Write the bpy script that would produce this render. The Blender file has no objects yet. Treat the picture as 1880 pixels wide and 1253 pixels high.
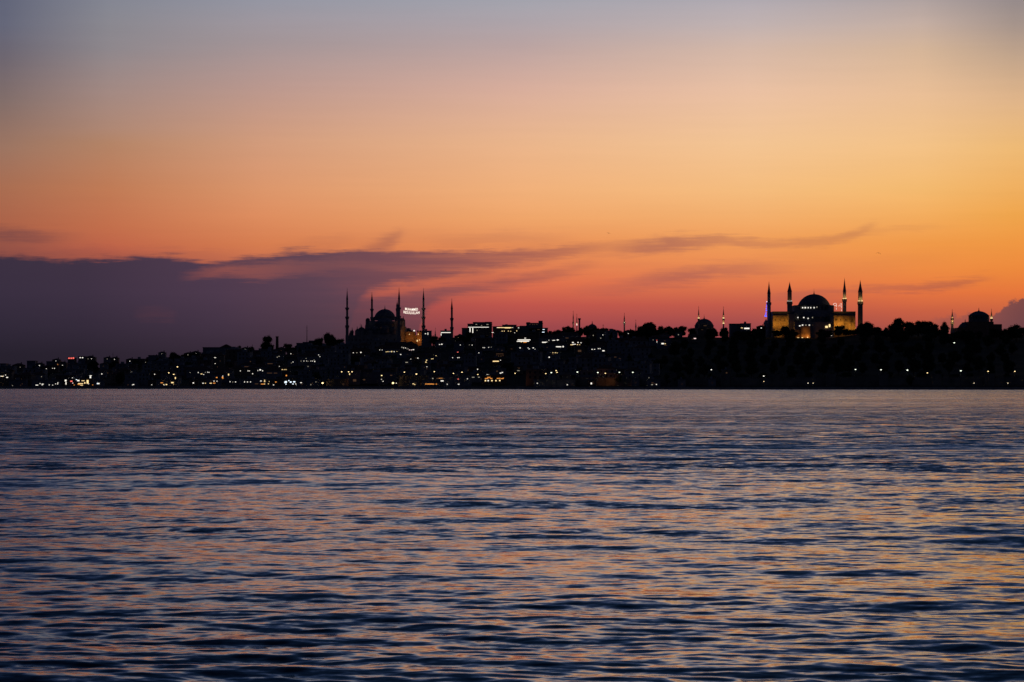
import bpy, bmesh, math, random
import numpy as np
from mathutils import Vector, noise as mnoise
random.seed(7)
sc = bpy.context.scene
COL = sc.collection
F = 5013.0          # focal length in photo pixels (1880 wide)
HZ = 704.0          # horizon row
CAMZ = 4.0
# ------------------------------------------------------------------ camera
cam = bpy.data.objects.new('camera', bpy.data.cameras.new('camera'))
COL.objects.link(cam); sc.camera = cam
cam.location = (0, 0, CAMZ); cam.rotation_euler = (math.pi/2, 0, 0)
cam.data.sensor_width = 36; cam.data.lens = F*36/1880
cam.data.shift_y = (HZ-626.5)/1880
cam.data.clip_start = 1; cam.data.clip_end = 30000
sc.view_settings.view_transform = 'Standard'; sc.view_settings.look = 'None'
sc.view_settings.exposure = 0; sc.view_settings.gamma = 1
sc.cycles.max_bounces = 5; sc.cycles.glossy_bounces = 3; sc.cycles.diffuse_bounces = 2
sc.cycles.sample_clamp_indirect = .9; sc.cycles.sample_clamp_direct = 1.8
# ------------------------------------------------------------------ colour helper
def lin(c):
    return tuple(((v/255)/12.92 if v/255 <= .04045 else ((v/255+.055)/1.055)**2.4) for v in c)
# ------------------------------------------------------------------ world: dusk sky after sunset
W = bpy.data.worlds.new('World'); sc.world = W; W.use_nodes = True
nt = W.node_tree; N = nt.nodes; L = nt.links
bg = N['Background']
def val(x, sock):
    if isinstance(x, (int, float)): sock.default_value = x
    elif isinstance(x, tuple): sock.default_value = x if len(x) == len(sock.default_value) else (*x, 1)
    else: L.new(x, sock)
def M(op, a, b=0.0, c=None, clamp=False):
    n = N.new('ShaderNodeMath'); n.operation = op; n.use_clamp = clamp
    val(a, n.inputs[0]); val(b, n.inputs[1])
    if c is not None: val(c, n.inputs[2])
    return n.outputs[0]
def mix(f, a, b, mode='MIX'):
    n = N.new('ShaderNodeMix'); n.data_type = 'RGBA'; n.blend_type = mode
    val(f, n.inputs[0]); val(a, n.inputs[6]); val(b, n.inputs[7]); return n.outputs[2]
def sstep(x, a, b, lo=0.0, hi=1.0):
    n = N.new('ShaderNodeMapRange'); n.interpolation_type = 'SMOOTHSTEP'
    val(x, n.inputs[0]); val(a, n.inputs[1]); val(b, n.inputs[2]); val(lo, n.inputs[3]); val(hi, n.inputs[4])
    return n.outputs[0]
def ramp(f, stops):
    n = N.new('ShaderNodeValToRGB'); L.new(f, n.inputs[0]); el = n.color_ramp.elements
    stops = sorted(stops)
    el[0].position = stops[0][0]; el[0].color = (*stops[0][1], 1)
    el[1].position = stops[-1][0]; el[1].color = (*stops[-1][1], 1)
    for p, c in stops[1:-1]:
        e = el.new(p); e.color = (*c, 1)
    return n.outputs[0]
AZR = .44
def azn(px): return math.atan((px-940)/F)/AZR + .5
def eln(py): return math.atan((HZ-py)/F)/.16
def curve(f, pts, lo=-.4, hi=1.4):
    """piecewise curve of the azimuth; pts = (px, value)"""
    n = N.new('ShaderNodeFloatCurve'); L.new(f, n.inputs[1]); c = n.mapping.curves[0]
    n.mapping.clip_min_y = 0; n.mapping.clip_max_y = 1
    P = sorted((azn(p), (v-lo)/(hi-lo)) for p, v in pts)
    P = [(min(max(a, 0), 1), b) for a, b in P]
    c.points[0].location = (0, P[0][1]); c.points[1].location = (1, P[-1][1])
    for a, b in P:
        if 0 < a < 1: c.points.new(a, b)
    n.mapping.update()
    return M('MULTIPLY_ADD', n.outputs[0], hi-lo, lo)
tc = N.new('ShaderNodeTexCoord'); sep = N.new('ShaderNodeSeparateXYZ'); L.new(tc.outputs['Generated'], sep.inputs[0])
X, Y, Z = sep.outputs
az = M('ARCTAN2', X, Y); el = M('ARCSINE', Z)
U = M('MULTIPLY_ADD', az, 1/AZR, .5, clamp=True)
V = M('DIVIDE', el, .16)
COLS = {  # outer columns darker: dusk cloud at left, lens vignette put into the colours
 8: [(0,(96,100,120)),(60,(101,103,121)),(120,(109,102,112)),(200,(130,110,106)),(280,(156,117,98)),(350,(170,110,82)),(420,(172,98,72)),(470,(160,86,70)),(540,(120,66,66)),(620,(70,50,60)),(700,(40,35,44))],
 200:[(0,(131,134,147)),(60,(138,136,144)),(120,(142,135,140)),(200,(163,137,130)),(240,(174,135,116)),(280,(180,132,103)),(350,(192,123,86)),(420,(195,111,76)),(460,(190,98,72)),(520,(150,76,68)),(580,(100,60,66)),(700,(56,42,50))],
 485:[(0,(148,150,163)),(60,(158,151,159)),(120,(163,149,152)),(200,(186,152,143)),(280,(210,156,125)),(350,(220,150,107)),(400,(222,141,95)),(450,(214,125,80)),(500,(196,104,78)),(560,(150,76,76)),(620,(110,62,70)),(700,(80,50,60))],
 955:[(0,(164,164,174)),(60,(174,164,170)),(120,(185,163,162)),(200,(216,174,157)),(280,(234,181,140)),(350,(241,176,122)),(400,(239,165,106)),(450,(233,144,88)),(520,(222,112,78)),(560,(192,86,76)),(600,(158,72,76)),(700,(110,60,66))],
 1375: [(0,(176,170,178)),(60,(193,178,177)),(120,(213,184,168)),(200,(235,193,163)),(280,(243,196,147)),(350,(245,188,126)),(400,(243,174,108)),(440,(240,158,90)),(480,(238,145,84)),(520,(227,122,76)),(560,(196,92,74)),(600,(158,74,76)),(700,(120,62,66))],
 1690: [(0,(172,160,160)),(60,(196,174,163)),(120,(213,181,153)),(200,(234,191,151)),(280,(243,194,136)),(350,(244,186,112)),(400,(243,172,94)),(450,(240,153,73)),(500,(238,139,67)),(540,(228,116,65)),(575,(200,96,68)),(610,(168,82,70)),(700,(120,62,60))],
 1862: [(0,(146,137,139)),(60,(166,148,139)),(120,(193,164,139)),(200,(224,181,138)),(280,(238,186,118)),(350,(240,176,97)),(400,(239,165,77)),(450,(239,151,67)),(500,(237,137,61)),(540,(229,118,60)),(575,(200,98,66)),(610,(168,82,70)),(700,(120,62,60))],
}
ks = sorted(COLS); base = None
for i, k in enumerate(ks):
    up = {200: 24, 485: 40, 955: 38, 1375: 26, 1690: 22}.get(k, 6)
    COLS[k] = [(py-(up if 100 <= py <= 200 else up*.5 if py in (60, 280) else 0), c) for py, c in COLS[k]]
    r = ramp(V, [(max(0, min(1, eln(py))), lin(c)) for py, c in COLS[k]])
    base = r if base is None else mix(M('MULTIPLY_ADD', M('SUBTRACT', U, azn(ks[i-1])), 1/(azn(k)-azn(ks[i-1])), 0, clamp=True), base, r)
# higher sky: dusk blue up to the zenith
hi = ramp(M('DIVIDE', el, math.pi/2), [(0, lin((140,146,168))), (.09, lin((124,137,165))), (.14, lin((74,95,138))), (.22, lin((36,59,94))), (.38, lin((17,36,62))), (.6, lin((16,24,50))), (1, lin((10,16,34)))])
hi = mix(1.0, hi, mix(sstep(U, .0, .6), (.45,.5,.58,1), (.95,.94,.94,1)), 'MULTIPLY')
sky = mix(sstep(el, .135, .23), base, hi)
# clouds: direction-space bands with noise-torn edges
def noise_tex(scale, detail, sx, sy, seed, rough=.55):
    cmb = N.new('ShaderNodeCombineXYZ'); val(M('MULTIPLY', U, sx), cmb.inputs[0]); val(M('MULTIPLY', V, sy), cmb.inputs[1]); cmb.inputs[2].default_value = seed
    n = N.new('ShaderNodeTexNoise'); n.inputs['Scale'].default_value = scale; n.inputs['Detail'].default_value = detail; n.inputs['Roughness'].default_value = rough
    L.new(cmb.outputs[0], n.inputs[0]); return n.outputs[0]
warp1 = M('SUBTRACT', noise_tex(1, 5, 14, 9, 1.3), .5)
warp2 = M('SUBTRACT', noise_tex(1, 4, 60, 50, 5.1), .5)
streak = noise_tex(1, 5, 9, 60, 9.7, .6)
Ucl = M('MULTIPLY_ADD', warp2, .006, U)
fib = M('SUBTRACT', noise_tex(1, 6, 22, 120, 4.4, .65), .5)
Vw = M('ADD', V, M('ADD', M('ADD', M('MULTIPLY', warp1, .034), M('MULTIPLY', warp2, .014)), M('MULTIPLY', fib, .045)))
lump = M('SUBTRACT', noise_tex(1, 6, 150, 60, 2.2, .62), .5)
Vl = M('ADD', V, M('ADD', M('MULTIPLY', warp2, .03), M('MULTIPLY', lump, .055)))
def band(top, bot, opac, soft_t=.012, soft_b=.02, v=None):
    v = v or Vw
    t = curve(Ucl, [(p, eln(q)) for p, q in top]); b = curve(Ucl, [(p, eln(q)) for p, q in bot])
    o = curve(Ucl, opac)
    m = M('MULTIPLY', sstep(M('SUBTRACT', t, v), -soft_t, soft_t), sstep(M('SUBTRACT', v, b), -soft_b, soft_b))
    return M('MULTIPLY', m, o)
def over(a, b):  # 1-(1-a)(1-b)
    return M('SUBTRACT', 1, M('MULTIPLY', M('SUBTRACT', 1, a), M('SUBTRACT', 1, b)))
def streakband(cen, op, th, soft=.012):
    return band([(p, q-t) for (p, q), t in zip(cen, th)], [(p, q+t) for (p, q), t in zip(cen, th)], op, soft, soft)
c1 = band([(0,476),(200,478),(330,475),(390,482),(440,474),(500,468),(560,461),(640,461),(700,463),(760,466),(860,464),(960,457),(1050,449),(1100,443),(1200,436)],
          [(0,1000),(560,1000),(620,800),(655,560),(680,536),(780,517),(900,497),(1000,480),(1100,464),(1200,450)],
          [(0,1),(560,1),(640,.97),(760,.92),(860,.84),(1000,.62),(1090,.36),(1150,.14),(1200,0),(1900,0)], .010, .016)
c2 = band([(500,520),(600,530),(665,545),(780,532),(850,518),(960,503),(1050,493),(1095,486),(1300,470)],
          [(500,1000),(660,1000),(720,800),(765,620),(790,562),(850,545),(950,527),(1050,504),(1095,492),(1300,480)],
          [(0,0),(480,0),(600,.9),(700,.85),(850,.72),(1000,.55),(1060,.45),(1100,.15),(1130,0),(1900,0)], .018, .014)
slit = band([(320,505),(420,489),(500,482),(560,478),(640,474)], [(320,511),(420,509),(465,516),(520,512),(560,507),(640,495)],
            [(0,0),(310,0),(380,.4),(460,.34),(540,.2),(640,.06),(700,0),(1900,0)], .014, .012)
slit2 = band([(200,572),(400,572)], [(200,590),(400,590)], [(0,0),(235,0),(265,.16),(310,.14),(335,0),(1900,0)], .02, .01)
mass = M('MULTIPLY', over(c1, c2), M('SUBTRACT', 1, M('MAXIMUM', slit, slit2)))
mass = M('MULTIPLY', mass, M('SUBTRACT', 1, M('MULTIPLY', sstep(U, azn(520), azn(1000)), M('MULTIPLY', sstep(streak, .4, .7), .36))))
c3 = streakband([(0,440),(120,440),(200,444)], [(0,.75),(60,.65),(110,.3),(150,.08),(180,0),(1900,0)], [9,7,3], .02)
c3b = streakband([(0,470),(200,470),(420,470)], [(0,.6),(200,.4),(400,.3),(520,0),(1900,0)], [7,6,6], .025)
c4 = streakband([(1060,462),(1130,459),(1200,452),(1300,443),(1400,446),(1480,445),(1540,440),(1580,429),(1612,417)],
                [(0,0),(1060,0),(1150,.36),(1220,.6),(1320,.62),(1480,.58),(1560,.56),(1600,.4),(1630,0),(1900,0)], [5,10,12,7,4,4,4,4,3], .016)
c4b = streakband([(1500,452),(1560,440),(1640,428),(1760,419)], [(0,0),(1500,0),(1600,.22),(1680,.2),(1780,0),(1900,0)], [3,3,3,2], .012)
c5 = streakband([(980,548),(1060,540),(1130,530),(1230,514),(1330,500),(1450,489),(1530,483)],
                [(0,0),(970,0),(1080,.3),(1180,.48),(1260,.58),(1340,.52),(1440,.25),(1540,0),(1900,0)], [2,3,5,11,9,6,3], .02)
c6 = streakband([(1380,548),(1480,545),(1580,535),(1650,529),(1740,523),(1830,514)],
                [(0,0),(1360,0),(1460,.32),(1560,.4),(1640,.54),(1740,.62),(1800,.46),(1850,0),(1900,0)], [8,7,5,5,6,3], .013)
c7 = streakband([(1180,430),(1500,490),(1760,478)], [(0,0),(1420,0),(1540,.16),(1700,.12),(1800,0),(1900,0)], [5,5,5], .03)
c9 = streakband([(640,466),(680,457),(720,445),(742,434)], [(0,0),(630,0),(670,.4),(715,.62),(738,.3),(760,0),(1900,0)], [9,8,8,4], .024)
c10 = streakband([(600,445),(900,432),(1200,424)], [(0,0),(540,0),(700,.1),(1000,.14),(1200,.08),(1300,0),(1900,0)], [5,6,4], .03)
c11 = streakband([(1000,470),(1200,476),(1450,470)], [(0,0),(980,.0),(1100,.22),(1250,.14),(1450,.1),(1600,0),(1900,0)], [7,6,5], .03)
c12 = streakband([(440,470),(520,458),(600,447),(660,442)], [(0,0),(430,0),(520,.22),(600,.26),(680,0),(1900,0)], [3,5,5,3], .02)
c13 = streakband([(760,452),(860,446),(980,440),(1080,436)], [(0,0),(740,0),(840,.24),(980,.22),(1090,0),(1900,0)], [4,5,5,4], .022)
thin = over(c3, over(c12, c13))
for c in (c3b, c4, c4b, c5, c6, c7, c9, c10, c11): thin = over(thin, c)
c8 = band([(1680,592),(1725,586),(1755,584),(1780,583),(1815,585),(1832,577),(1848,562),(1866,552),(1890,549),(2000,540)],
          [(1680,1000),(2000,1000)], [(0,0),(1690,0),(1730,.4),(1800,.5),(1830,.75),(1900,.85)], .006, .02, Vl)
massc = ramp(U, [(azn(0), lin((60,49,66))), (azn(150), lin((64,51,68))), (azn(400), lin((80,60,78))), (azn(600), lin((96,68,82))), (azn(750), lin((116,74,84))), (azn(950), lin((136,80,84))), (azn(1200), lin((150,84,84)))])
massc = mix(1.0, massc, ramp(V, [(0, (.38,.42,.42)), (eln(650), (.45,.5,.5)), (eln(600), (.68,.72,.75)), (eln(540), (.92,.93,.96)), (eln(470), (1.0,1.0,1.0))]), 'MULTIPLY')
thinc = ramp(U, [(azn(0), lin((96,62,70))), (azn(400), lin((110,66,76))), (azn(900), lin((130,76,84))), (azn(1300), lin((146,84,88))), (azn(1850), lin((150,80,74)))])
sky = mix(thin, sky, thinc); sky = mix(mass, sky, massc)
sky = mix(c8, sky, ramp(U, [(azn(1690), lin((140,84,82))), (azn(1800), lin((108,72,78))), (azn(1880), lin((92,64,72)))]))
# faint mottling of the high air
sky = mix(.10, sky, mix(1.0, sky, mix(streak, (.7,.7,.7,1), (1.3,1.3,1.3,1)), 'MULTIPLY'))
# away from the afterglow the sky is dark blue
nis = N.new('ShaderNodeTexSky'); nis.sky_type = 'NISHITA'; nis.sun_disc = False
nis.sun_elevation = math.radians(-4); nis.sun_rotation = math.radians(25)
east = mix(1.0, ramp(M('DIVIDE', el, math.pi/2), [(0, lin((26,32,52))), (.3, lin((18,26,50))), (1, lin((10,16,34)))]), mix(1.0, nis.outputs[0], (.1,.1,.1,1), 'MULTIPLY'), 'ADD')
sky = mix(sstep(M('COSINE', az), .86, .1), sky, east)
sky = mix(sstep(el, -.002, -.03), sky, (.004,.006,.01,1))
L.new(sky, bg.inputs[0]); bg.inputs[1].default_value = 1.0
W.cycles.sampling_method = 'MANUAL'; W.cycles.sample_map_resolution = 512
# (the sun has set: no sun lamp)

# ------------------------------------------------------------------ materials
def mat(name, col, rough=.8, var=.25, scale=.4, emit=None, strength=0, spec=.3, nosample=False):
    m = bpy.data.materials.new(name); m.use_nodes = True
    t = m.node_tree; b = t.nodes['Principled BSDF']
    b.inputs['Roughness'].default_value = rough; b.inputs['Specular IOR Level'].default_value = spec
    b.inputs['Base Color'].default_value = (*col, 1)
    if emit is None:
        n = t.nodes.new('ShaderNodeTexNoise'); n.inputs['Scale'].default_value = scale; n.inputs['Detail'].default_value = 4
        tcn = t.nodes.new('ShaderNodeTexCoord'); t.links.new(tcn.outputs['Object'], n.inputs[0])
        r = t.nodes.new('ShaderNodeValToRGB'); e = r.color_ramp.elements
        e[0].position = .3; e[1].position = .7
        e[0].color = (*[c*(1-var) for c in col], 1); e[1].color = (*[min(1, c*(1+var)) for c in col], 1)
        t.links.new(n.outputs[0], r.inputs[0]); t.links.new(r.outputs[0], b.inputs['Base Color'])
    else:
        b.inputs['Emission Color'].default_value = (*emit, 1); b.inputs['Emission Strength'].default_value = strength
        if nosample: m.cycles.emission_sampling = 'NONE'
    return m
MT = {
 'stone': mat('stone', (.33,.29,.24), .9), 'pale': mat('pale_plaster', (.30,.28,.25), .9), 'brick': mat('brick', (.22,.13,.09), .9),
 'ochre': mat('ochre_plaster', (.27,.2,.13), .9), 'grey': mat('grey_plaster', (.2,.2,.2), .9), 'lead': mat('lead_roof', (.12,.13,.14), .75),
 'tile': mat('roof_tile', (.16,.08,.05), .9), 'dark': mat('dark_metal', (.05,.05,.05), .6), 'glass': mat('dark_glass', (.02,.02,.025), .45, .1),
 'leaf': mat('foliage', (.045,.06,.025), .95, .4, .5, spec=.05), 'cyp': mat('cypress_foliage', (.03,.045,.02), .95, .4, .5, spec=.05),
 'bark': mat('bark', (.09,.07,.05), .95), 'bird': mat('feathers', (.12,.11,.1), .9, .2, 3), 'asphalt': mat('asphalt', (.05,.05,.05), .9),
 'gold': mat('gilded_copper', (.3,.22,.1), .6), 'wall': mat('sea_wall_stone', (.24,.2,.15), .95, .35, .15),
}
EC = {'w': ((1,.94,.83), 1.15), 'y': ((1,.72,.33), 1.3), 'o': ((1,.36,.07), 1.0), 'b': ((.75,.88,1), 1.6), 'r': ((1,.16,.13), 1.2),
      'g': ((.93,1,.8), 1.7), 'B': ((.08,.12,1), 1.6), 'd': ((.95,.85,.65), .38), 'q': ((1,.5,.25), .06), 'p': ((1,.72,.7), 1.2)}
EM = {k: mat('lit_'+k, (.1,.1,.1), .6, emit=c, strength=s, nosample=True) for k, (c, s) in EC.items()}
LAMPM = {k: mat('lamp_glow_'+k, (.1,.1,.1), .6, emit=EC[k][0], strength=EC[k][1]*2.4, nosample=True) for k in 'wygobp'}

# ------------------------------------------------------------------ mesh helpers
class MB:
    def __init__(s): s.v = []; s.f = []
    def add(s, vs, fs):
        o = len(s.v); s.v += [tuple(v) for v in vs]; s.f += [tuple(i+o for i in f) for f in fs]; return s
    def box(s, x0, x1, y0, y1, z0, z1):
        return s.add([(x0,y0,z0),(x1,y0,z0),(x1,y1,z0),(x0,y1,z0),(x0,y0,z1),(x1,y0,z1),(x1,y1,z1),(x0,y1,z1)],
                     [(0,3,2,1),(4,5,6,7),(0,1,5,4),(1,2,6,5),(2,3,7,6),(3,0,4,7)])
    def lathe(s, prof, cx=0, cy=0, n=20, a0=0, a1=2*math.pi):
        full = abs(a1-a0-2*math.pi) < 1e-6; k = n if full else n+1; vs = []
        for r, z in prof:
            for i in range(k):
                a = a0+(a1-a0)*i/n; vs.append((cx+r*math.cos(a), cy+r*math.sin(a), z))
        fs = []
        for j in range(len(prof)-1):
            for i in range(n):
                i2 = (i+1) % k
                fs.append((j*k+i, j*k+i2, (j+1)*k+i2, (j+1)*k+i))
        fs.append(tuple(range(k-1, -1, -1))); fs.append(tuple((len(prof)-1)*k+i for i in range(k)))
        return s.add(vs, fs)
    def dome(s, cx, cy, z0, w, h, n=24, pointed=0):
        prof = []
        R = (w*w+h*h)/(2*h); zc = z0+h-R; a0 = math.asin(min(1, w/R)); 
        if h > w: a0 = math.pi-a0
        for i in range(10):
            a = a0*(1-i/9.3); prof.append((R*math.sin(a), zc+R*math.cos(a)))
        prof.append((.02, z0+h+pointed)); return s.lathe(prof, cx, cy, n)
    def bar(s, p, q, r=.1, n=5):
        p = Vector(p); q = Vector(q); d = (q-p).normalized(); u = d.orthogonal().normalized(); w = d.cross(u)
        vs = [c+u*r*math.cos(2*math.pi*i/n)+w*r*math.sin(2*math.pi*i/n) for c in (p, q) for i in range(n)]
        return s.add(vs, [(i, (i+1) % n, n+(i+1) % n, n+i) for i in range(n)]+[tuple(range(n-1,-1,-1)), tuple(range(n, 2*n))])
    def build(s, name, m, parent=None, smooth=False):
        me = bpy.data.meshes.new(name); me.from_pydata(s.v, [], s.f); me.materials.append(m); me.update()
        if smooth: me.shade_smooth()
        o = bpy.data.objects.new(name, me); COL.objects.link(o)
        if parent: o.parent = parent
        return o
def thing(name, loc, label, cat, group=None, rz=0):
    o = bpy.data.objects.new(name, None); COL.objects.link(o); o.location = loc; o.rotation_euler.z = rz
    o['label'] = label; o['category'] = cat
    if group: o['group'] = group
    return o
def tag(o, label, cat, group=None):
    o['label'] = label; o['category'] = cat
    if group: o['group'] = group
    return o
KIDS = {}
def copy_tree(o, parent=None):
    if o.name not in KIDS:
        KIDS[o.name] = [c for c in COL.objects if c.parent == o]
    c = o.copy(); COL.objects.link(c); c.parent = parent
    for ch in KIDS[o.name]: copy_tree(ch, c)
    return c
def wx(px, d): return (px-940)/F*d
def wz(py, d): return CAMZ+(HZ-py)/F*d
def plight(loc, power, col, parent=None, r=.3, name='floodlight_glow'):
    l = bpy.data.lights.new(name, 'POINT'); l.energy = power; l.color = col; l.shadow_soft_size = r
    l.specular_factor = 0
    o = bpy.data.objects.new(name, l); COL.objects.link(o); o.location = loc
    if parent: o.parent = parent
    return o
LANDM = [(40,'the crowded port lights'),(140,'the red rooftop sign'),(250,'the low dark hill end'),(322,'the orange lit gatehouse'),(400,'the long dark gabled hall'),
 (490,'the lone round skyline tree'),(563,'the thin radio mast'),(690,'the six minaret mosque'),(790,'the hanging light words'),(830,'the lone two balcony minaret'),(880,'the hotel with white strips'),
 (935,'the yellow lit hotel'),(982,'the dark block with roof tower'),(1055,'the two thin spires'),(1146,'the single lamp minaret'),(1200,'the big skyline tree clump'),
 (1295,'the small dome between minarets'),(1400,'the blue light string'),(1495,'the floodlit great dome'),(1600,'the tallest right hand minarets'),(1680,'the long wooded ridge'),(1748,'the banded yellow minaret'),(1800,'the plain drum dome'),(1868,'the purple cloud bank')]
def near(px): return min(LANDM, key=lambda t: abs(t[0]-px))[1]
UNIQ = []   # (px, object) whose labels are made unique afterwards

# ------------------------------------------------------------------ terrain
def interp(x, T): return float(np.interp(x, [t[0] for t in T], [t[1] for t in T]))
SHP = [(-700,713.6),(0,714),(700,714.8),(1880,715.8),(2600,716.4)]
def yshore(px): return CAMZ*F/(interp(px, SHP)-HZ)
RIDGE = 2450.0
GT = [(-700,690),(0,684),(100,678),(200,676),(290,671),(340,664),(430,656),(540,650),(600,644),(650,640),(720,638),(800,634),(860,630),(1000,623),(1080,618),(1170,622),(1250,620),(1400,620),(1520,621),(1560,617),(1590,613),(1625,611),(1715,610),(1760,617),(1880,614),(2100,640),(2600,680)]
def ground(px, y):
    ys = yshore(px)+12; zr = wz(interp(px, GT), RIDGE)
    s = (y-ys)/(RIDGE-ys)
    if s < 0: return 1.6
    s = min(s, 1)
    return 1.6+(zr-1.6)*(s*.8+.2*s*s*(3-2*s))
def gpy(px, y): return HZ-(ground(px, y)-CAMZ)/y*F
def solve(px, pyb):
    y = yshore(px)+14
    while y < RIDGE:
        if gpy(px, y) <= pyb: return y
        y += 6
    return RIDGE
pxs = list(range(-700, 2601, 30)); mb = MB(); nk = 60
for px in pxs:
    ys = yshore(px)
    for k in range(nk):
        if k == 0: y, z = ys, -3
        elif k == 1: y, z = ys+.02, 1.45
        elif k == 2: y, z = ys+12, 1.6
        elif k < 45: y = ys+12+(RIDGE-ys-12)*(k-2)/42; z = ground(px, y)+1.2*mnoise.noise((px*.013, y*.02, 0))*min(1, (k-2)/8)
        else: y = RIDGE+(k-44)**2*14; z = ground(px, RIDGE)*(1-max(0, (k-50)/12)**2)
        mb.v.append((wx(px, y), y, z))
for i in range(len(pxs)-1):
    for k in range(nk-1):
        mb.f.append((i*nk+k, (i+1)*nk+k, (i+1)*nk+k+1, i*nk+k+1))
hill = mb.build('hill', mat('hill_soil_and_scrub', (.02,.022,.013), .95, .4, .05, spec=.05)); hill['kind'] = 'structure'
# shore road strip
mb = MB()
for px in pxs:
    ys = yshore(px); mb.v += [(wx(px, ys+2), ys+2, 1.62), (wx(px, ys+10), ys+10, 1.66)]
for i in range(len(pxs)-1): mb.f.append((2*i, 2*i+2, 2*i+3, 2*i+1))
rd = mb.build('shore_road', MT['asphalt']); rd['kind'] = 'structure'

# ------------------------------------------------------------------ water
def make_water():
    rng = np.random.default_rng(11)
    ys = [14.0]
    while ys[-1] < 6500:
        d = ys[-1]; step = d*d/(CAMZ*2730)
        k = .5 if d < 160 else (.7 if d < 500 else 1.0)
        ys.append(d+min(max(step*k, .05), 90))
    ys = np.array(ys)
    inner = np.linspace(-.235, .235, 900)
    outer = .235*np.geomspace(1.02, 30, 26)
    t = np.concatenate([-outer[::-1], inner, outer])
    D, T = np.meshgrid(ys, t, indexing='ij')
    Xg = T*D; Yg = D.copy()
    dy = np.gradient(ys)[:, None]; dx = ys[:, None]*(inner[1]-inner[0])
    Zg = np.zeros_like(Xg); SX = np.zeros_like(Xg); SY = np.zeros_like(Xg)
    out = np.clip((.9-np.abs(T))/.5, 0, 1)
    nw = 124
    lam = np.exp(rng.uniform(math.log(.38), math.log(9.0), nw)); lam[:12] = rng.uniform(10, 26, 12)
    th = rng.normal(0, .42, nw)+rng.choice([0, math.pi], nw, p=[.7,.3])+.12
    th[:12] = rng.normal(.1, .22, 12); ph = rng.uniform(0, 2*math.pi, nw)
    # slope spectrum
    sl = np.where(lam < 1.6, .0138, .0138*(1.6/lam)**.5); sl[:12] = .0075
    # wind patches modulate the short waves
    patch = .74+.30*np.sin(Yg*.031+np.sin(Xg*.017)*1.7+1)*np.sin(Xg*.023+Yg*.007+2)+.16*np.sin(Yg*.083+Xg*.011+np.sin(Xg*.05))
    for i in range(nw):
        k = 2*math.pi/lam[i]; kx = k*math.sin(th[i]); ky = k*math.cos(th[i])
        ly = 2*math.pi/max(abs(ky), 1e-3); lx = 2*math.pi/max(abs(kx), 1e-3)
        w = np.clip((ly/dy-2.2)/2, 0, 1)*np.clip((lx/dx-2.2)/2, 0, 1)
        rows = np.where(w[:, 0] > 0)[0]
        if len(rows) == 0: continue
        r = rows[-1]+1
        a = sl[i]/k
        p = kx*Xg[:r]+ky*Yg[:r]+ph[i]
        p = p+.35*np.sin(p*.13+i)          # uneven spacing of the crests
        s = np.sin(p)
        ww = w[:r]*(patch[:r] if lam[i] < 3.5 else 1)*out[:r]
        Zg[:r] += a*ww*(s+.22*(np.cos(2*p)))
        Xg[:r] += -.6*a*ww*np.cos(p)*kx/k*-1
        Yg[:r] += .6*a*ww*np.cos(p)*ky/k
    nr, nc = Xg.shape
    co = np.stack([Xg, Yg, Zg], -1).reshape(-1, 3).astype(np.float32)
    idx = np.arange(nr*nc).reshape(nr, nc)
    q = np.stack([idx[:-1, :-1], idx[:-1, 1:], idx[1:, 1:], idx[1:, :-1]], -1).reshape(-1, 4).astype(np.int32)
    me = bpy.data.meshes.new('water'); me.vertices.add(len(co)); me.vertices.foreach_set('co', co.ravel())
    me.loops.add(q.size); me.loops.foreach_set('vertex_index', q.ravel())
    me.polygons.add(len(q)); me.polygons.foreach_set('loop_start', np.arange(0, q.size, 4, dtype=np.int32))
    me.update(calc_edges=True); me.validate(); me.shade_smooth()
    o = bpy.data.objects.new('water', me); COL.objects.link(o); o['kind'] = 'structure'
    m = bpy.data.materials.new('sea_water'); m.use_nodes = True; t = m.node_tree; n = t.nodes; l = t.links
    b = n['Principled BSDF']; b.inputs['Base Color'].default_value = (.0018,.0045,.010,1); b.inputs['Roughness'].default_value = .09
    b.inputs['IOR'].default_value = 1.32; b.inputs['Specular IOR Level'].default_value = .5
    geo = n.new('ShaderNodeNewGeometry')
    def mth(op, a, bb=None):
        x = n.new('ShaderNodeMath'); x.operation = op
        for s_, v_ in ((x.inputs[0], a), (x.inputs[1], bb)):
            if v_ is None: continue
            if isinstance(v_, (int, float)): s_.default_value = v_
            else: l.new(v_, s_)
        return x.outputs[0]
    def vm(op, a, bb):
        x = n.new('ShaderNodeVectorMath'); x.operation = op
        for s_, v_ in ((x.inputs[0], a), (x.inputs[3] if op == 'SCALE' else x.inputs[1], bb)):
            if isinstance(v_, (int, float)): s_.default_value = v_
            elif isinstance(v_, tuple): s_.default_value = v_
            else: l.new(v_, s_)
        return x.outputs[0]
    def nz(sx, sy, det, seed, col=True):
        mp = n.new('ShaderNodeMapping'); l.new(geo.outputs['Position'], mp.inputs[0])
        mp.inputs['Scale'].default_value = (sx, sy, 0); mp.inputs['Location'].default_value = (seed, seed*1.7, seed)
        x = n.new('ShaderNodeTexNoise'); x.inputs['Scale'].default_value = 1; x.inputs['Detail'].default_value = det; x.inputs['Roughness'].default_value = .6
        l.new(mp.outputs[0], x.inputs[0]); return x.outputs[1] if col else x.outputs[0]
    sepn = n.new('ShaderNodeSeparateXYZ'); l.new(geo.outputs['Position'], sepn.inputs[0])
    far = n.new('ShaderNodeMapRange'); far.interpolation_type = 'SMOOTHSTEP'; l.new(sepn.outputs[1], far.inputs[0])
    far.inputs[1].default_value = 60; far.inputs[2].default_value = 200
    far2 = n.new('ShaderNodeMapRange'); far2.interpolation_type = 'SMOOTHSTEP'; l.new(sepn.outputs[1], far2.inputs[0])
    far2.inputs[1].default_value = 60; far2.inputs[2].default_value = 260
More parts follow.
